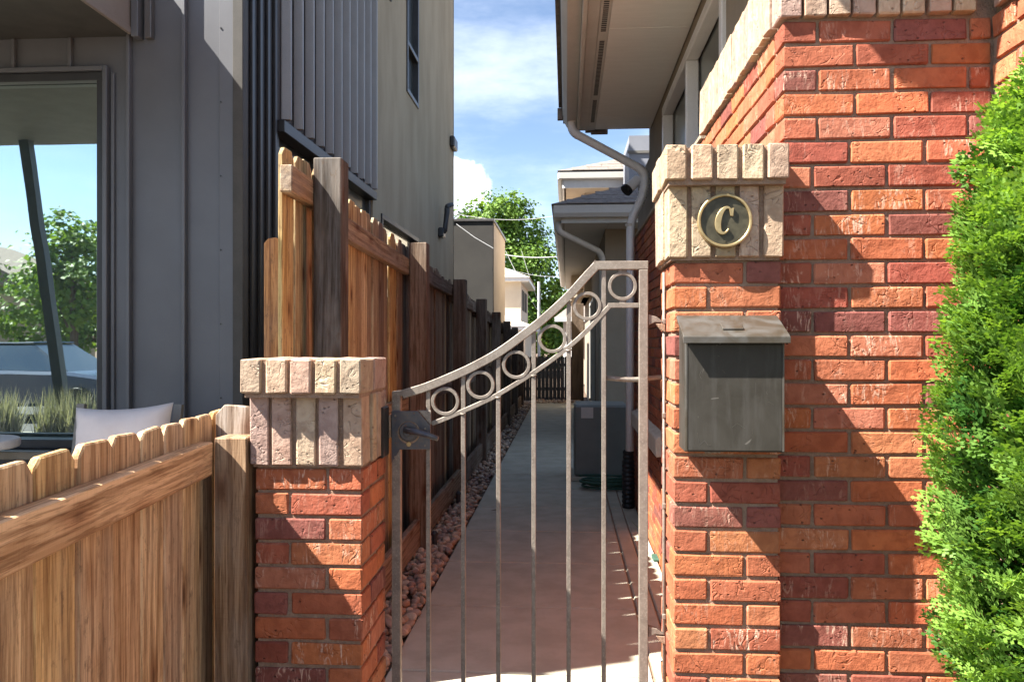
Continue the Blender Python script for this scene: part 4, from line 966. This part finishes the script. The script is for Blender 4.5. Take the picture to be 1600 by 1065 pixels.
obj('valve_box', MB().box(q.x - .05, q.x + .045, q.y - .07, q.y + .07, .001, .018).mesh('valve_box', 'hose_rubber', .004), None, label='small green valve box lid at the foot of the brick wall', cat='valve box')

q = atZ(766, 797, .004)
obj('fallen_leaf', MB().add([(0, 0, 0), (.05, .012, .006), (.10, 0, .02), (.05, -.016, .004)], [(0, 1, 2), (0, 2, 3)]).mesh('fallen_leaf', 'bark'), None, (q.x, q.y, .004), (0, 0, .2), label='single curled brown leaf lying on the concrete path', cat='leaf')
# weed by the wall
def blade_proto():
    return ([(-.5, 0, 0), (.5, 0, 0), (.35, .05, .6), (0, .15, 1.0), (-.35, .05, .6)], [(0, 1, 2, 4), (4, 2, 3)])
q = atZ(1020, 828); it = []; wr_g = random.Random(8)
for k in range(26):
    M = Matrix.Translation((min(q.x, .59) + wr_g.uniform(-.03, .02), q.y + wr_g.uniform(-.06, .06), 0)) @ Matrix.Rotation(wr_g.uniform(0, 6.3), 4, 'Z') @ Matrix.Rotation(wr_g.uniform(.1, .9), 4, 'X') @ Matrix.Diagonal((.012, .03, wr_g.uniform(.05, .12), 1))
    it.append((0, M, wr_g.random()))
joined('weed', [blade_proto()], it, 'tree_leaf', None, None, False, label='tuft of green weed growing at the foot of the brick wall', cat='weed')

# ------------------------------------------------------------------ arborvitae in front of the brick wall
bush = thing('arborvitae_shrub', 'bright green arborvitae shrub in front of the red brick wall', 'shrub', (1.04, 1.62, 0))
def spray_proto(rg_):
    V, Fc = [], []
    def seg(x0, y0, x1, y1, w, z0, z1):
        b = len(V); dx, dy = x1 - x0, y1 - y0; L_ = math.hypot(dx, dy); nx, ny = -dy / L_ * w, dx / L_ * w
        mx_, my_ = x0 + dx * .55, y0 + dy * .55; mz = z0 + (z1 - z0) * .55
        V.extend([(x0, y0, z0), (mx_ + nx, my_ + ny, mz), (x1, y1, z1), (mx_ - nx, my_ - ny, mz)]); Fc.append((b, b + 1, b + 2, b + 3))
    n = 6
    for i in range(n):
        y0 = i / n; seg(0, y0, 0, y0 + 1.25 / n, .045, .06 * math.sin(y0 * 3), .06 * math.sin((y0 + .2) * 3))
        for sgn in (-1, 1):
            L_ = (.55 - .38 * y0) * rg_.uniform(.75, 1.15); an = R(48 + rg_.uniform(-9, 9)); dz = rg_.uniform(-.12, .12)
            x1, y1 = sgn * L_ * math.sin(an), y0 + .05 + L_ * math.cos(an)
            xm, ym = x1 * .55, y0 + .05 + (y1 - y0 - .05) * .55
            seg(0, y0 + .05, xm, ym, .05, 0, dz * .5); seg(xm * .85, y0 + .05 + (ym - y0 - .05) * .85, x1, y1, .048, dz * .45, dz)
            if L_ > .3:
                for s2 in (-1, 1):
                    a2 = an * sgn + s2 * R(40); l2 = L_ * .42
                    seg(xm, ym, xm + l2 * math.sin(a2), ym + l2 * math.cos(a2), .042, dz * .5, dz * .5 + rg_.uniform(-.06, .06))
    return (V, Fc)
brg = random.Random(21)
sprs = [spray_proto(brg) for _ in range(5)]
def bush_r(z):                       # radius at height z
    T = ((0, .18), (.3, .25), (.8, .268), (1.1, .285), (1.35, .275), (1.55, .25), (1.70, .24), (1.82, .215), (1.92, .165), (2.0, .09), (2.07, 0))
    for (a, b) in zip(T, T[1:]):
        if z <= b[0]: return a[1] + (b[1] - a[1]) * (z - a[0]) / (b[0] - a[0])
    return 0.0
it = []
BCX, BCY = 1.045, 1.62
while len(it) < 6000:
    z = brg.uniform(.15, 2.03); a = brg.uniform(0, 2 * math.pi)
    if math.sin(a) > .55: continue                       # the back, against the wall
    lump = 1 + .17 * mnoise.noise(Vector((math.cos(a) * 2.2, math.sin(a) * 2.2, z * 5.0))) + .12 * mnoise.noise(Vector((math.cos(a) * 6, math.sin(a) * 6, z * 13.0)))
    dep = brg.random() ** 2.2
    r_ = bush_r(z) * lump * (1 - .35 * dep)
    p = Vector((BCX + r_ * math.cos(a), BCY + r_ * math.sin(a), z))
    s_ = brg.uniform(.05, .10)
    outd = Vector((math.cos(a), math.sin(a), brg.uniform(.15, 1.3))).normalized()
    outd = (outd + Vector((brg.uniform(-.45, .45), brg.uniform(-.45, .45), brg.uniform(-.3, .3)))).normalized()
    ref = Vector((-math.sin(a), math.cos(a), brg.uniform(-1.2, 1.2))).normalized()
    zx = outd.cross(ref).normalized(); xx = outd.cross(zx).normalized()
    M = Matrix((xx, outd, zx)).transposed().to_4x4() @ Matrix.Diagonal((s_, s_, s_, 1)); M.translation = p - outd * s_ * .5 - Vector((1.04, 1.62, 0))
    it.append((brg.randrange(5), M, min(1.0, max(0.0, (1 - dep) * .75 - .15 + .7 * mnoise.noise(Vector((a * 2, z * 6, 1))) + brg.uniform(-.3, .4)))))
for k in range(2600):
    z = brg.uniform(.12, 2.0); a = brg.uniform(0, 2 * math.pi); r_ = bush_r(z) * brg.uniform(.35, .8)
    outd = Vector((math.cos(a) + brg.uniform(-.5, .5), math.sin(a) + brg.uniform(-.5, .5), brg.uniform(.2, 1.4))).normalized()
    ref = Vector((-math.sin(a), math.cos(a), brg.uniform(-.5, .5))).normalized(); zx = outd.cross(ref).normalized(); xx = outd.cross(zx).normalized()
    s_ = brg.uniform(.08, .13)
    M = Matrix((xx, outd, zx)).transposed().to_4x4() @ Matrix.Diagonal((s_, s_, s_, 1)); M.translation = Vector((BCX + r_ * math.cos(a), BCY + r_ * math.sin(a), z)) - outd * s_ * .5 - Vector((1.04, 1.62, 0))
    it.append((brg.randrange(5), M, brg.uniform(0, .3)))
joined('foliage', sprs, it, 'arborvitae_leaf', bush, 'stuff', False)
part('trunk', MB().tube([(BCX, BCY, -.02), (BCX, BCY, .8), (BCX, BCY, 1.9)], [.035, .028, .008], None, 8), 'bark', bush)
tw = MB()
for k in range(70):
    z = .2 + 1.7 * k / 70; a = brg.uniform(0, 6.28); r_ = bush_r(z) * .75
    tw.tube([(BCX, BCY, z), (BCX + r_ * math.cos(a), BCY + r_ * math.sin(a), z + .22)], [.006, .002], None, 4)
part('twigs', tw, 'bark', bush)['kind'] = 'stuff'

# ------------------------------------------------------------------ far end: second house, upper house, garage block, white houses, fence, tree, wires
h2 = thing('second_house', 'low eave and shaded wall of the next house behind the white downspout', 'house', (0.6, 14, 0))
Y2 = 10.6
e0 = at(865, 318, Y2); eZ = at(865, 345, Y2).z
part('wall', MB().box(.55, 3.5, Y2 + .85, 24, -.05, eZ + .05), 'house_stucco', h2)
for k in range(9):
    part('soffit_panel', MB().box(e0.x + .14, .56, Y2 + .13 + 1.55 * k, Y2 + 1.66 + 1.55 * k, eZ, eZ + .02), 'trim_paint', h2)
part('soffit_panel', MB().box(.565, 3.4, Y2 + .13, Y2 + .84, eZ, eZ + .02), 'trim_paint', h2)
part('fascia', MB().box(e0.x + .1, 3.4, Y2 + .09, Y2 + .125, eZ - .02, eZ + .16).box(e0.x + .1, e0.x + .13, Y2 + .13, 24.5, eZ - .02, eZ + .16), 'trim_paint', h2, .004)
gt = [(0, .155), (0, .0), (-.075, -.0), (-.105, .05), (-.115, .155)]
part('gutter', MB().prism([(Y2 + .085 + a, eZ + .05 + b) for a, b in gt], 'x', e0.x, 3.4), 'gutter_paint', h2)
part('gutter', MB().prism([(e0.x + .095 + a, eZ + .05 + b) for a, b in gt], 'y', Y2 + .1, 24.5), 'gutter_paint', h2)
# hip roof with courses of shingles on the near slope
r2 = part('roof', MB().add([(e0.x - .03, Y2 - .05, eZ + .215), (3.6, Y2 - .05, eZ + .215), (3.6, 24.6, eZ + .215), (e0.x - .03, 24.6, eZ + .215), (1.75, Y2 + 1.9, eZ + 1.02), (3.6, Y2 + 1.9, eZ + 1.02), (1.75, 22, eZ + 1.02), (3.6, 22, eZ + 1.02)], [(0, 1, 5, 4), (4, 5, 7, 6), (0, 4, 6, 3), (3, 6, 7, 2), (0, 3, 2, 1), (1, 2, 7, 5)]), 'shingle', h2)
sr = random.Random(6)
for j in range(9):
    u0 = j / 9.0; yy = Y2 - .05 + 1.95 * u0; zz = eZ + .215 + .805 * u0; xs0 = e0.x - .03 + 1.80 * (u0 + 1 / 9.0)
    x = xs0
    while x < 2.4:
        w = sr.uniform(.18, .30); th_ = sr.uniform(.006, .014)
        me = MB().add([(0, 0, .004), (w, 0, .004), (w, .235, .101), (0, .235, .101), (0, 0, .004 + th_), (w, 0, .004 + th_), (w, .235, .105), (0, .235, .105)], [(0, 1, 5, 4), (4, 5, 6, 7), (1, 2, 6, 5), (0, 4, 7, 3), (3, 7, 6, 2), (0, 3, 2, 1)]).mesh('shingle', 'shingle')
        obj('shingle', me, r2, (x, yy, zz)); x += w + .006
ds2 = rounded([at(872, 346, Y2 + .2), at(873, 362, Y2 + .2), at(936, 393, Y2 + .75), at(941, 402, Y2 + .78), at(941, 640, Y2 + .78)], 5, .4)
part('downspout', MB().tube(ds2, .045, .045, 10, (0, 1, 0)), 'gutter_paint', h2, 0, True)
dw = part('glazed_door', MB().box(.535, .546, 15.2, 17.6, .25, 2.2), 'house_glass', h2)
fr = MB()
for yy in (15.15, 16.0, 16.8, 17.6): fr.box(.50, .534, yy, yy + .08, .2, 2.25)
fr.box(.50, .534, 15.232, 17.598, 2.2, 2.27)
part('frame', fr, 'trim_paint', dw)

h3 = thing('upper_house', 'cream upper storey with hipped shingle roof rising above the low eave', 'house', (2, 20, 0))
Y3 = 17.0
u0, u1 = at(877, 268, Y3), at(877, 290, Y3)
part('wall', MB().box(at(913, 320, Y3 + .8).x, 6, Y3 + .8, 24, 2.5, u1.z + .05), 'cream_stucco', h3)
part('bay', MB().box(at(893, 320, Y3 + 2.5).x, 6, Y3 + 2.4, 24.2, 2.5, u1.z + .06), 'cream_stucco', h3)
part('soffit', MB().box(u1.x + .1, 6, Y3 + .1, 24, u1.z - .02, u1.z + .03), 'cream_stucco', h3)
part('fascia', MB().box(u1.x + .05, 6, Y3 + .02, Y3 + .06, u1.z - .05, u0.z - .06).box(u1.x + .02, u1.x + .06, Y3 + .061, 24, u1.z - .05, u0.z - .06), 'white_paint', h3, .006)
part('gutter', MB().box(u1.x - .06, 6, Y3 - .09, Y3 + .018, u0.z - .18, u0.z - .02).box(u1.x - .08, u1.x + .018, Y3 + .019, 24, u0.z - .18, u0.z - .02), 'gutter_paint', h3, .02)
rz = u0.z
r3 = part('roof', MB().add([(u1.x - .08, Y3 - .1, rz), (6.2, Y3 - .1, rz), (6.2, 24.4, rz), (u1.x - .08, 24.4, rz), (2.9, Y3 + 3.2, rz + 1.25), (6.2, Y3 + 3.2, rz + 1.25), (2.9, 22, rz + 1.25), (6.2, 22, rz + 1.25)], [(0, 1, 5, 4), (4, 5, 7, 6), (0, 4, 6, 3), (3, 6, 7, 2), (0, 3, 2, 1), (1, 2, 7, 5)]), 'shingle', h3)
for j in range(10):
    u = j / 10.0; yy = Y3 - .1 + 3.3 * u; zz = rz + 1.25 * u; x = u1.x - .08 + (2.98 - u1.x) * (u + .1)
    while x < 4.2:
        w = sr.uniform(.3, .5); th_ = sr.uniform(.010, .018)
        me = MB().add([(0, 0, .004), (w, 0, .004), (w, .35, .136), (0, .35, .136), (0, 0, .004 + th_), (w, 0, .004 + th_), (w, .35, .142), (0, .35, .142)], [(0, 1, 5, 4), (4, 5, 6, 7), (1, 2, 6, 5), (0, 4, 7, 3), (3, 7, 6, 2), (0, 3, 2, 1)]).mesh('shingle', 'shingle')
        obj('shingle', me, r3, (x, yy, zz)); x += w + .01
wa, wb = at(938, 284, Y3 + .78), at(975, 300, Y3 + .78)
w3 = part('window', MB().box(wa.x, wb.x + .8, Y3 + .775, Y3 + .785, wb.z - .9, wa.z), 'house_glass', h3)
part('frame', MB().box(wa.x - .07, wa.x - .001, Y3 + .75, Y3 + .79, wb.z - .9, wa.z + .07).box(wa.x, wb.x + .8, Y3 + .75, Y3 + .79, wa.z + .001, wa.z + .07), 'white_paint', w3, .008)
cw = at(985, 250, Y3 - .5)
part('chimney_wall', MB().box(at(983, 250, 15).x, at(983, 250, 15).x + 1.2, 15, 16.5, 2.5, at(983, 212, 15).z), 'slate_paint', h3)
cl = part('chimney_cladding', MB().box(at(983, 250, 15).x - .03, at(983, 250, 15).x + 1.23, 14.97, 15.0, at(983, 240, 15).z, at(983, 236, 15).z), 'grey_stucco', h3)

gb = thing('garage_block', 'flat-roofed grey stucco block beyond the tall taupe wall', 'building', (-3, 19, 0))
GYB = 17.3; gx = at(770, 400, GYB).x; gz = at(740, 346, GYB).z
part('front_wall', MB().box(-7, gx, GYB, GYB + .2, -.05, gz), 'charcoal_stucco', gb)
part('side_wall', MB().box(gx - .2, gx + .004, GYB + .201, 20.7, -.05, gz - .003), 'cream_stucco', gb)
part('parapet_cap', MB().box(-7, gx + .03, GYB - .03, GYB + .24, gz + .001, gz + .06).box(gx - .2, gx + .035, GYB + .241, 20.75, gz + .0005, gz + .055), 'charcoal_cladding', gb, .006)
part('back_wall', MB().box(-7, gx - .21, 20.45, 20.7, -.05, gz - .003), 'grey_stucco', gb)

wh = thing('white_house', 'small sunlit cream house with two hipped eaves at the far end', 'house', (-2.6, 36, 0))
Y4 = 34.0
def q4(px, py): p = at(px, py, Y4); return p.x, p.z
x0, _ = q4(770, 450); x1, zt4 = q4(814, 440); _, zb4 = q4(800, 495)
part('wall', MB().box(x0 - 2, x1, Y4, Y4 + 6, zb4 - .3, zt4), 'cream_stucco', wh)
x2, zt5 = q4(826, 516)
part('lower_wall', MB().box(x0 - 2, x2 - .1, Y4 - 1.2, Y4 + 6, -.1, zt5), 'cream_stucco', wh)
def eave(nm, xr_, zr, ov_, y0, rise):
    part(nm, MB().box(x0 - 2.2, xr_ + ov_, y0 - ov_, Y4 + 6.4, zr, zr + .16), 'white_paint', wh, .01)
    part(nm, MB().add([(x0 - 2.2, y0 - ov_ - .05, zr + .165), (xr_ + ov_ + .05, y0 - ov_ - .05, zr + .165), (xr_ + ov_ + .05, Y4 + 6.4, zr + .165), (x0 - 2.2, Y4 + 6.4, zr + .165), (x0 - 2.2, y0 + 2.0, zr + .165 + rise), (xr_ - 1.6, y0 + 2.0, zr + .165 + rise), (xr_ - 1.6, Y4 + 5, zr + .165 + rise), (x0 - 2.2, Y4 + 5, zr + .165 + rise)], [(0, 1, 5, 4), (1, 2, 6, 5), (2, 3, 7, 6), (4, 5, 6, 7), (0, 3, 2, 1), (0, 4, 7, 3)]), 'limestone', wh)
eave('upper_roof', x1, zt4, .35, Y4, .9); eave('lower_roof', x2 - .1, zt5, .3, Y4 - 1.2, .75)
for k, yy in enumerate((Y4 + .8, Y4 + 3.0)):
    w_ = part('window', MB().box(x1 - .02, x1 + .02, yy, yy + .9, zb4 + .35, zt4 - .35), 'house_glass', wh)
    part('frame', MB().box(x1 + .001, x1 + .05, yy - .1, yy - .001, zb4 + .3, zt4 - .3).box(x1 + .001, x1 + .05, yy + .901, yy + 1.0, zb4 + .3, zt4 - .3), 'grey_stucco', w_)
part('downpipe', MB().tube([(x2 - .35, Y4 - 1.24, 0), (x2 - .35, Y4 - 1.24, zt5)], .04, .04, 8), 'white_paint', wh)

g2h = thing('white_garage', 'white garage with low shingled roof beyond the dark end fence', 'garage', (.6, 30, 0))
Y5 = 27.0
def q5(px, py): p = at(px, py, Y5); return p.x, p.z
xa5, za5 = q5(880, 497); xb5, _ = q5(1010, 497)
part('wall', MB().box(xa5, xb5, Y5, Y5 + 4, -.1, za5), 'white_paint', g2h)
part('door', MB().box(xa5 + .5, xa5 + 2.1, Y5 - .03, Y5 - .002, 0, za5 - .3), 'cream_stucco', g2h)
xl5, zl5 = q5(866, 500); _, zr5 = q5(900, 458)
part('roof', MB().add([(xl5, Y5 - .4, za5 + .002), (xb5 + .4, Y5 - .4, za5 + .002), (xb5 + .4, Y5 + 4.4, za5 + .002), (xl5, Y5 + 4.4, za5 + .002), (xl5 + 1.2, Y5 + 2, zr5 + .2), (xb5 - .8, Y5 + 2, zr5 + .2)], [(0, 1, 5, 4), (1, 2, 5), (2, 3, 4, 5), (3, 0, 4), (0, 3, 2, 1)]), 'shingle', g2h)
part('eave_board', MB().box(xl5 + .02, xb5 + .3, Y5 - .44, Y5 - .405, za5 - .12, za5 + .03), 'white_paint', g2h)

ef = thing('end_fence', 'dark picket fence closing the far end of the passage', 'fence', (0, 19.5, 0))
zf = at(840, 556, 19.5).z
xx = -1.6; k = 0
pm_ = MB().prism([(-.045, 0), (.045, 0), (.045, zf - .03), (0, zf), (-.045, zf - .03)], 'y', -.01, .01).mesh('picket', 'dark_steel')
while xx < .42:
    obj('picket', pm_, ef, (xx, 0, 0)); xx += .094
part('rail', MB().box(-1.65, .42, 19.515, 19.55, .25, .32).box(-1.65, .42, 19.515, 19.55, zf - .25, zf - .18), 'dark_steel', ef)
bp0, bp1 = at(893, 480, 19.3), at(912, 480, 19.3)
part('gate_board', MB().box(bp0.x, bp1.x, 19.28, 19.34, 0, at(900, 474, 19.3).z), 'bark', ef, .006)

def leaf_proto():
    return ([(0, 0, 0), (.5, .35, .1), (0, 1.0, 0), (-.5, .35, .1)], [(0, 1, 2), (0, 2, 3)])
def tree(name, label, base, height, crown, n, leaf, seed, mat='tree_leaf', trunk_r=.16):
    """crown: list of (dx, dy, z, r) lobes; leaves in clumps on lobes' outer shells with gaps"""
    rg_ = random.Random(seed); root = thing(name, label, 'tree', base)
    tmb = MB(); tmb.tube([(base[0], base[1], -.1), (base[0] + .1, base[1], height * .25), (base[0], base[1] + .1, height * .6)], [trunk_r, trunk_r * .8, trunk_r * .4], None, 9)
    for (dx, dy, z, r) in crown:
        tmb.tube([(base[0], base[1], height * .25), (base[0] + dx * .5, base[1] + dy * .5, (z + height * .3) * .5), (base[0] + dx, base[1] + dy, z)], [trunk_r * .5, trunk_r * .3, trunk_r * .1], None, 6)
    part('trunk', tmb, 'bark', root)
    it_ = []; clumps = []
    tot = sum(r * r for *_, r in crown)
    for (dx, dy, z, r) in crown:
        for _ in range(int(n * r * r / tot / 22) + 1):
            d = Vector((rg_.gauss(0, 1), rg_.gauss(0, 1), rg_.gauss(0, 1))).normalized()
            clumps.append((Vector((dx, dy, z)) + d * r * (rg_.random() ** .4), d, r))
    for (c_, d, r) in clumps:
        tone = rg_.uniform(0, .75); cr_ = rg_.uniform(.12, .24) * r ** .5
        for _ in range(22):
            p = c_ + Vector((rg_.gauss(0, 1), rg_.gauss(0, 1), rg_.gauss(0, .7))) * cr_
            nrm = (d + Vector((rg_.uniform(-.9, .9), rg_.uniform(-.9, .9), rg_.uniform(0, 1.2)))).normalized()
            q_ = nrm.to_track_quat('Z', 'Y').to_matrix().to_4x4() @ Matrix.Rotation(rg_.uniform(0, 6.3), 4, 'Z')
            s_ = leaf * rg_.uniform(.6, 1.3); M = Matrix.Translation(p) @ q_ @ Matrix.Diagonal((s_, s_, s_, 1))
            it_.append((0, M, min(1, max(0, tone + rg_.uniform(-.15, .3)))))
    joined('crown', [leaf_proto()], it_, mat, root, 'stuff', False)
    return root
TY = 46.0
def lobe(px, py, rpx, dy=0.0):
    p = at(px, py, TY); b = at(795, 532, TY); return (p.x - b.x, dy, p.z, rpx * 1.08 / F * TY)
tb_ = at(795, 532, TY)
tree('leafy_tree', 'large leafy green tree rising behind the houses at the end of the passage', (tb_.x, TY, 0), 9.5,
     [lobe(770, 345, 42), lobe(745, 380, 45), lobe(815, 370, 44, .8), lobe(790, 425, 55, -1), lobe(840, 420, 45), lobe(850, 480, 42, 1), lobe(820, 500, 45, -1), lobe(735, 420, 40), lobe(870, 540, 40), lobe(800, 330, 28), lobe(728, 352, 34, .5)], 26000, .19, 4, trunk_r=.28)
tree('distant_tree', 'lower green tree at the right behind the white garage', (at(860, 532, 52).x, 52, 0), 5.0,
     [(0, 0, 3.2, 2.2), (1.4, 0, 3.0, 1.8), (-1.4, 0, 2.6, 1.8), (2.8, 0, 2.5, 1.6)], 4500, .28, 14)
# wires and pole
pl_ = thing('utility_pole', 'slim grey utility pole between the far houses and the tree', 'pole', (at(842, 532, 41).x, 41, 0))
pp = at(842, 440, 41)
part('shaft', MB().tube([(pp.x, 41, 0), (pp.x, 41, pp.z)], .07, .05, 8), 'cable', pl_)
WIRES = [((700, 331, 30), (880, 335, 30), 'lowest-slung pale cable high over the passage in front of the tree', .010),
         ((760, 392, 38), (905, 396, 38), 'thick pale cable crossing in front of the tree crown', .022),
         ((795, 420, 41), (905, 428, 41), 'thin pale cable below the thick one across the tree', .010),
         ((790, 392, 40), (850, 500, 40), 'slanting pale guy cable falling steeply in front of the tree', .014),
         ((815, 392, 40), (852, 500, 40), 'second slanting pale cable, steeper, in front of the tree', .010)]
for (a_, b_, lab, r_) in WIRES:
    A, B_ = at(*a_), at(*b_); pts = []
    for k in range(13):
        u = k / 12; p = A.lerp(B_, u); pts.append((p.x, p.y, p.z - .25 * 4 * u * (1 - u) * (.6 if 'slant' in lab else 1)))
    obj('cable', MB().tube(pts, r_, r_, 5).mesh('cable', 'cable'), None, label=lab, cat='cable', group='overhead cables')
A, B_ = at(713, 350, 17.0), at(771, 388, 16.9)
obj('cable', MB().tube([A, A.lerp(B_, .5) - Vector((0, 0, .03)), B_], .008, .008, 5).mesh('cable', 'cable'), None, label='thin pale cable running down across the grey garage block', cat='cable', group='overhead cables')

# ------------------------------------------------------------------ across the street: what the big window mirrors
lawn_it = []
tree('street_tree', 'rounded street tree mirrored in the large window, rightmost', (-17.5, -17, 0), 7, [(0, 0, 4.2, 1.5), (.8, 0, 3.2, 1.4), (-.9, 0, 3.4, 1.3), (0, 0, 5.2, 1.0)], 3500, .2, 31)
tree('street_tree', 'tall street tree mirrored in the large window, leftmost', (-24, -18, 0), 9, [(0, 0, 5.5, 2.2), (.8, 0, 4.0, 2.0), (-.9, 0, 3.4, 2.0), (0, 0, 7.5, 1.4)], 4500, .22, 32)
tree('street_tree', 'low bushy street tree mirrored in the window between two others', (-20.5, -22, 0), 5, [(0, 0, 2.5, 1.8), (1.8, 0, 2.2, 1.6), (-1.9, 0, 2.4, 1.7), (3.6, 0, 2.0, 1.5)], 4500, .22, 33)
hb = thing('street_house', 'pale house across the street mirrored in the large window', 'house', (-30, -30, 0))
part('wall', MB().box(-38, -27, -34, -28, -.1, 4.2), 'beige_stucco', hb)
part('roof', MB().prism([(-39, 4.2), (-26, 4.2), (-32.5, 6.8)], 'y', -34.5, -27.5), 'shingle', hb)
for k in range(3):
    w_ = part('window', MB().box(-37 + 3.4 * k, -35.4 + 3.4 * k, -27.99, -27.95, 1.2, 2.8), 'house_glass', hb)
def car(label, loc, rz_, paint):
    c = thing('parked_car', label, 'car', loc, rz_, 'cars parked along the street')
    def cp(nm, mb, m, bev=0.0): o = obj(nm, mb.mesh(nm, m, bev), c); return o
    cp('body', MB().prism([(-2.2, .3), (2.2, .3), (2.25, .6), (2.1, .82), (1.1, .95), (-1.6, .98), (-2.2, .9), (-2.28, .6)], 'y', -.88, .88), paint, .06)
    cp('cabin', MB().add([(1.15, -.8, .93), (1.15, .8, .93), (-1.75, .8, .95), (-1.75, -.8, .95), (.35, -.62, 1.45), (.35, .62, 1.45), (-1.1, .62, 1.46), (-1.1, -.62, 1.46)], [(0, 1, 5, 4), (1, 2, 6, 5), (2, 3, 7, 6), (3, 0, 4, 7), (4, 5, 6, 7), (0, 3, 2, 1)]), 'house_glass', .03)
    cp('roof_panel', MB().box(-1.12, .37, -.63, .63, 1.462, 1.49), paint, .02)
    for x in (-1.4, 1.4):
        for y in (-.86, .86):
            cp('wheel', MB().tube([(x, y - .1, .33), (x, y + .1, .33)], .33, .33, 22, (0, 0, 1)), 'black_plastic', .02)
    return c
car('dark blue parked car mirrored in the large window', (-10.5, -5.0, -.07), 0, 'car_paint')
car('silver parked car mirrored in the large window', (-15.6, -5.0, -.07), 0, 'silver_paint')
def planter(label, x, y, seed):
    p = thing('lavender_planter', label, 'planter', (x, y, 0), 0, 'lavender planters on the patio')
    part('box', MB().box(x - .55, x + .55, y - .18, y + .18, 0, .5), 'dark_steel', p, .01)
    rg_ = random.Random(seed); it_ = []
    for k in range(1500):
        M = Matrix.Translation((rg_.uniform(-.5, .5), rg_.uniform(-.15, .15), .5)) @ Matrix.Rotation(rg_.uniform(0, 6.3), 4, 'Z') @ Matrix.Rotation(rg_.uniform(0, .6), 4, 'X') @ Matrix.Diagonal((.014, .03, rg_.uniform(.15, .55), 1))
        it_.append((0, M, rg_.random()))
    joined('lavender', [blade_proto()], it_, 'lavender_leaf', p, 'stuff', False)
planter('dark planter of grey lavender mirrored in the large window, on the left', -5.9, 2.75, 51)
planter('dark planter of grey lavender mirrored in the large window, on the right', -4.6, 2.75, 52)
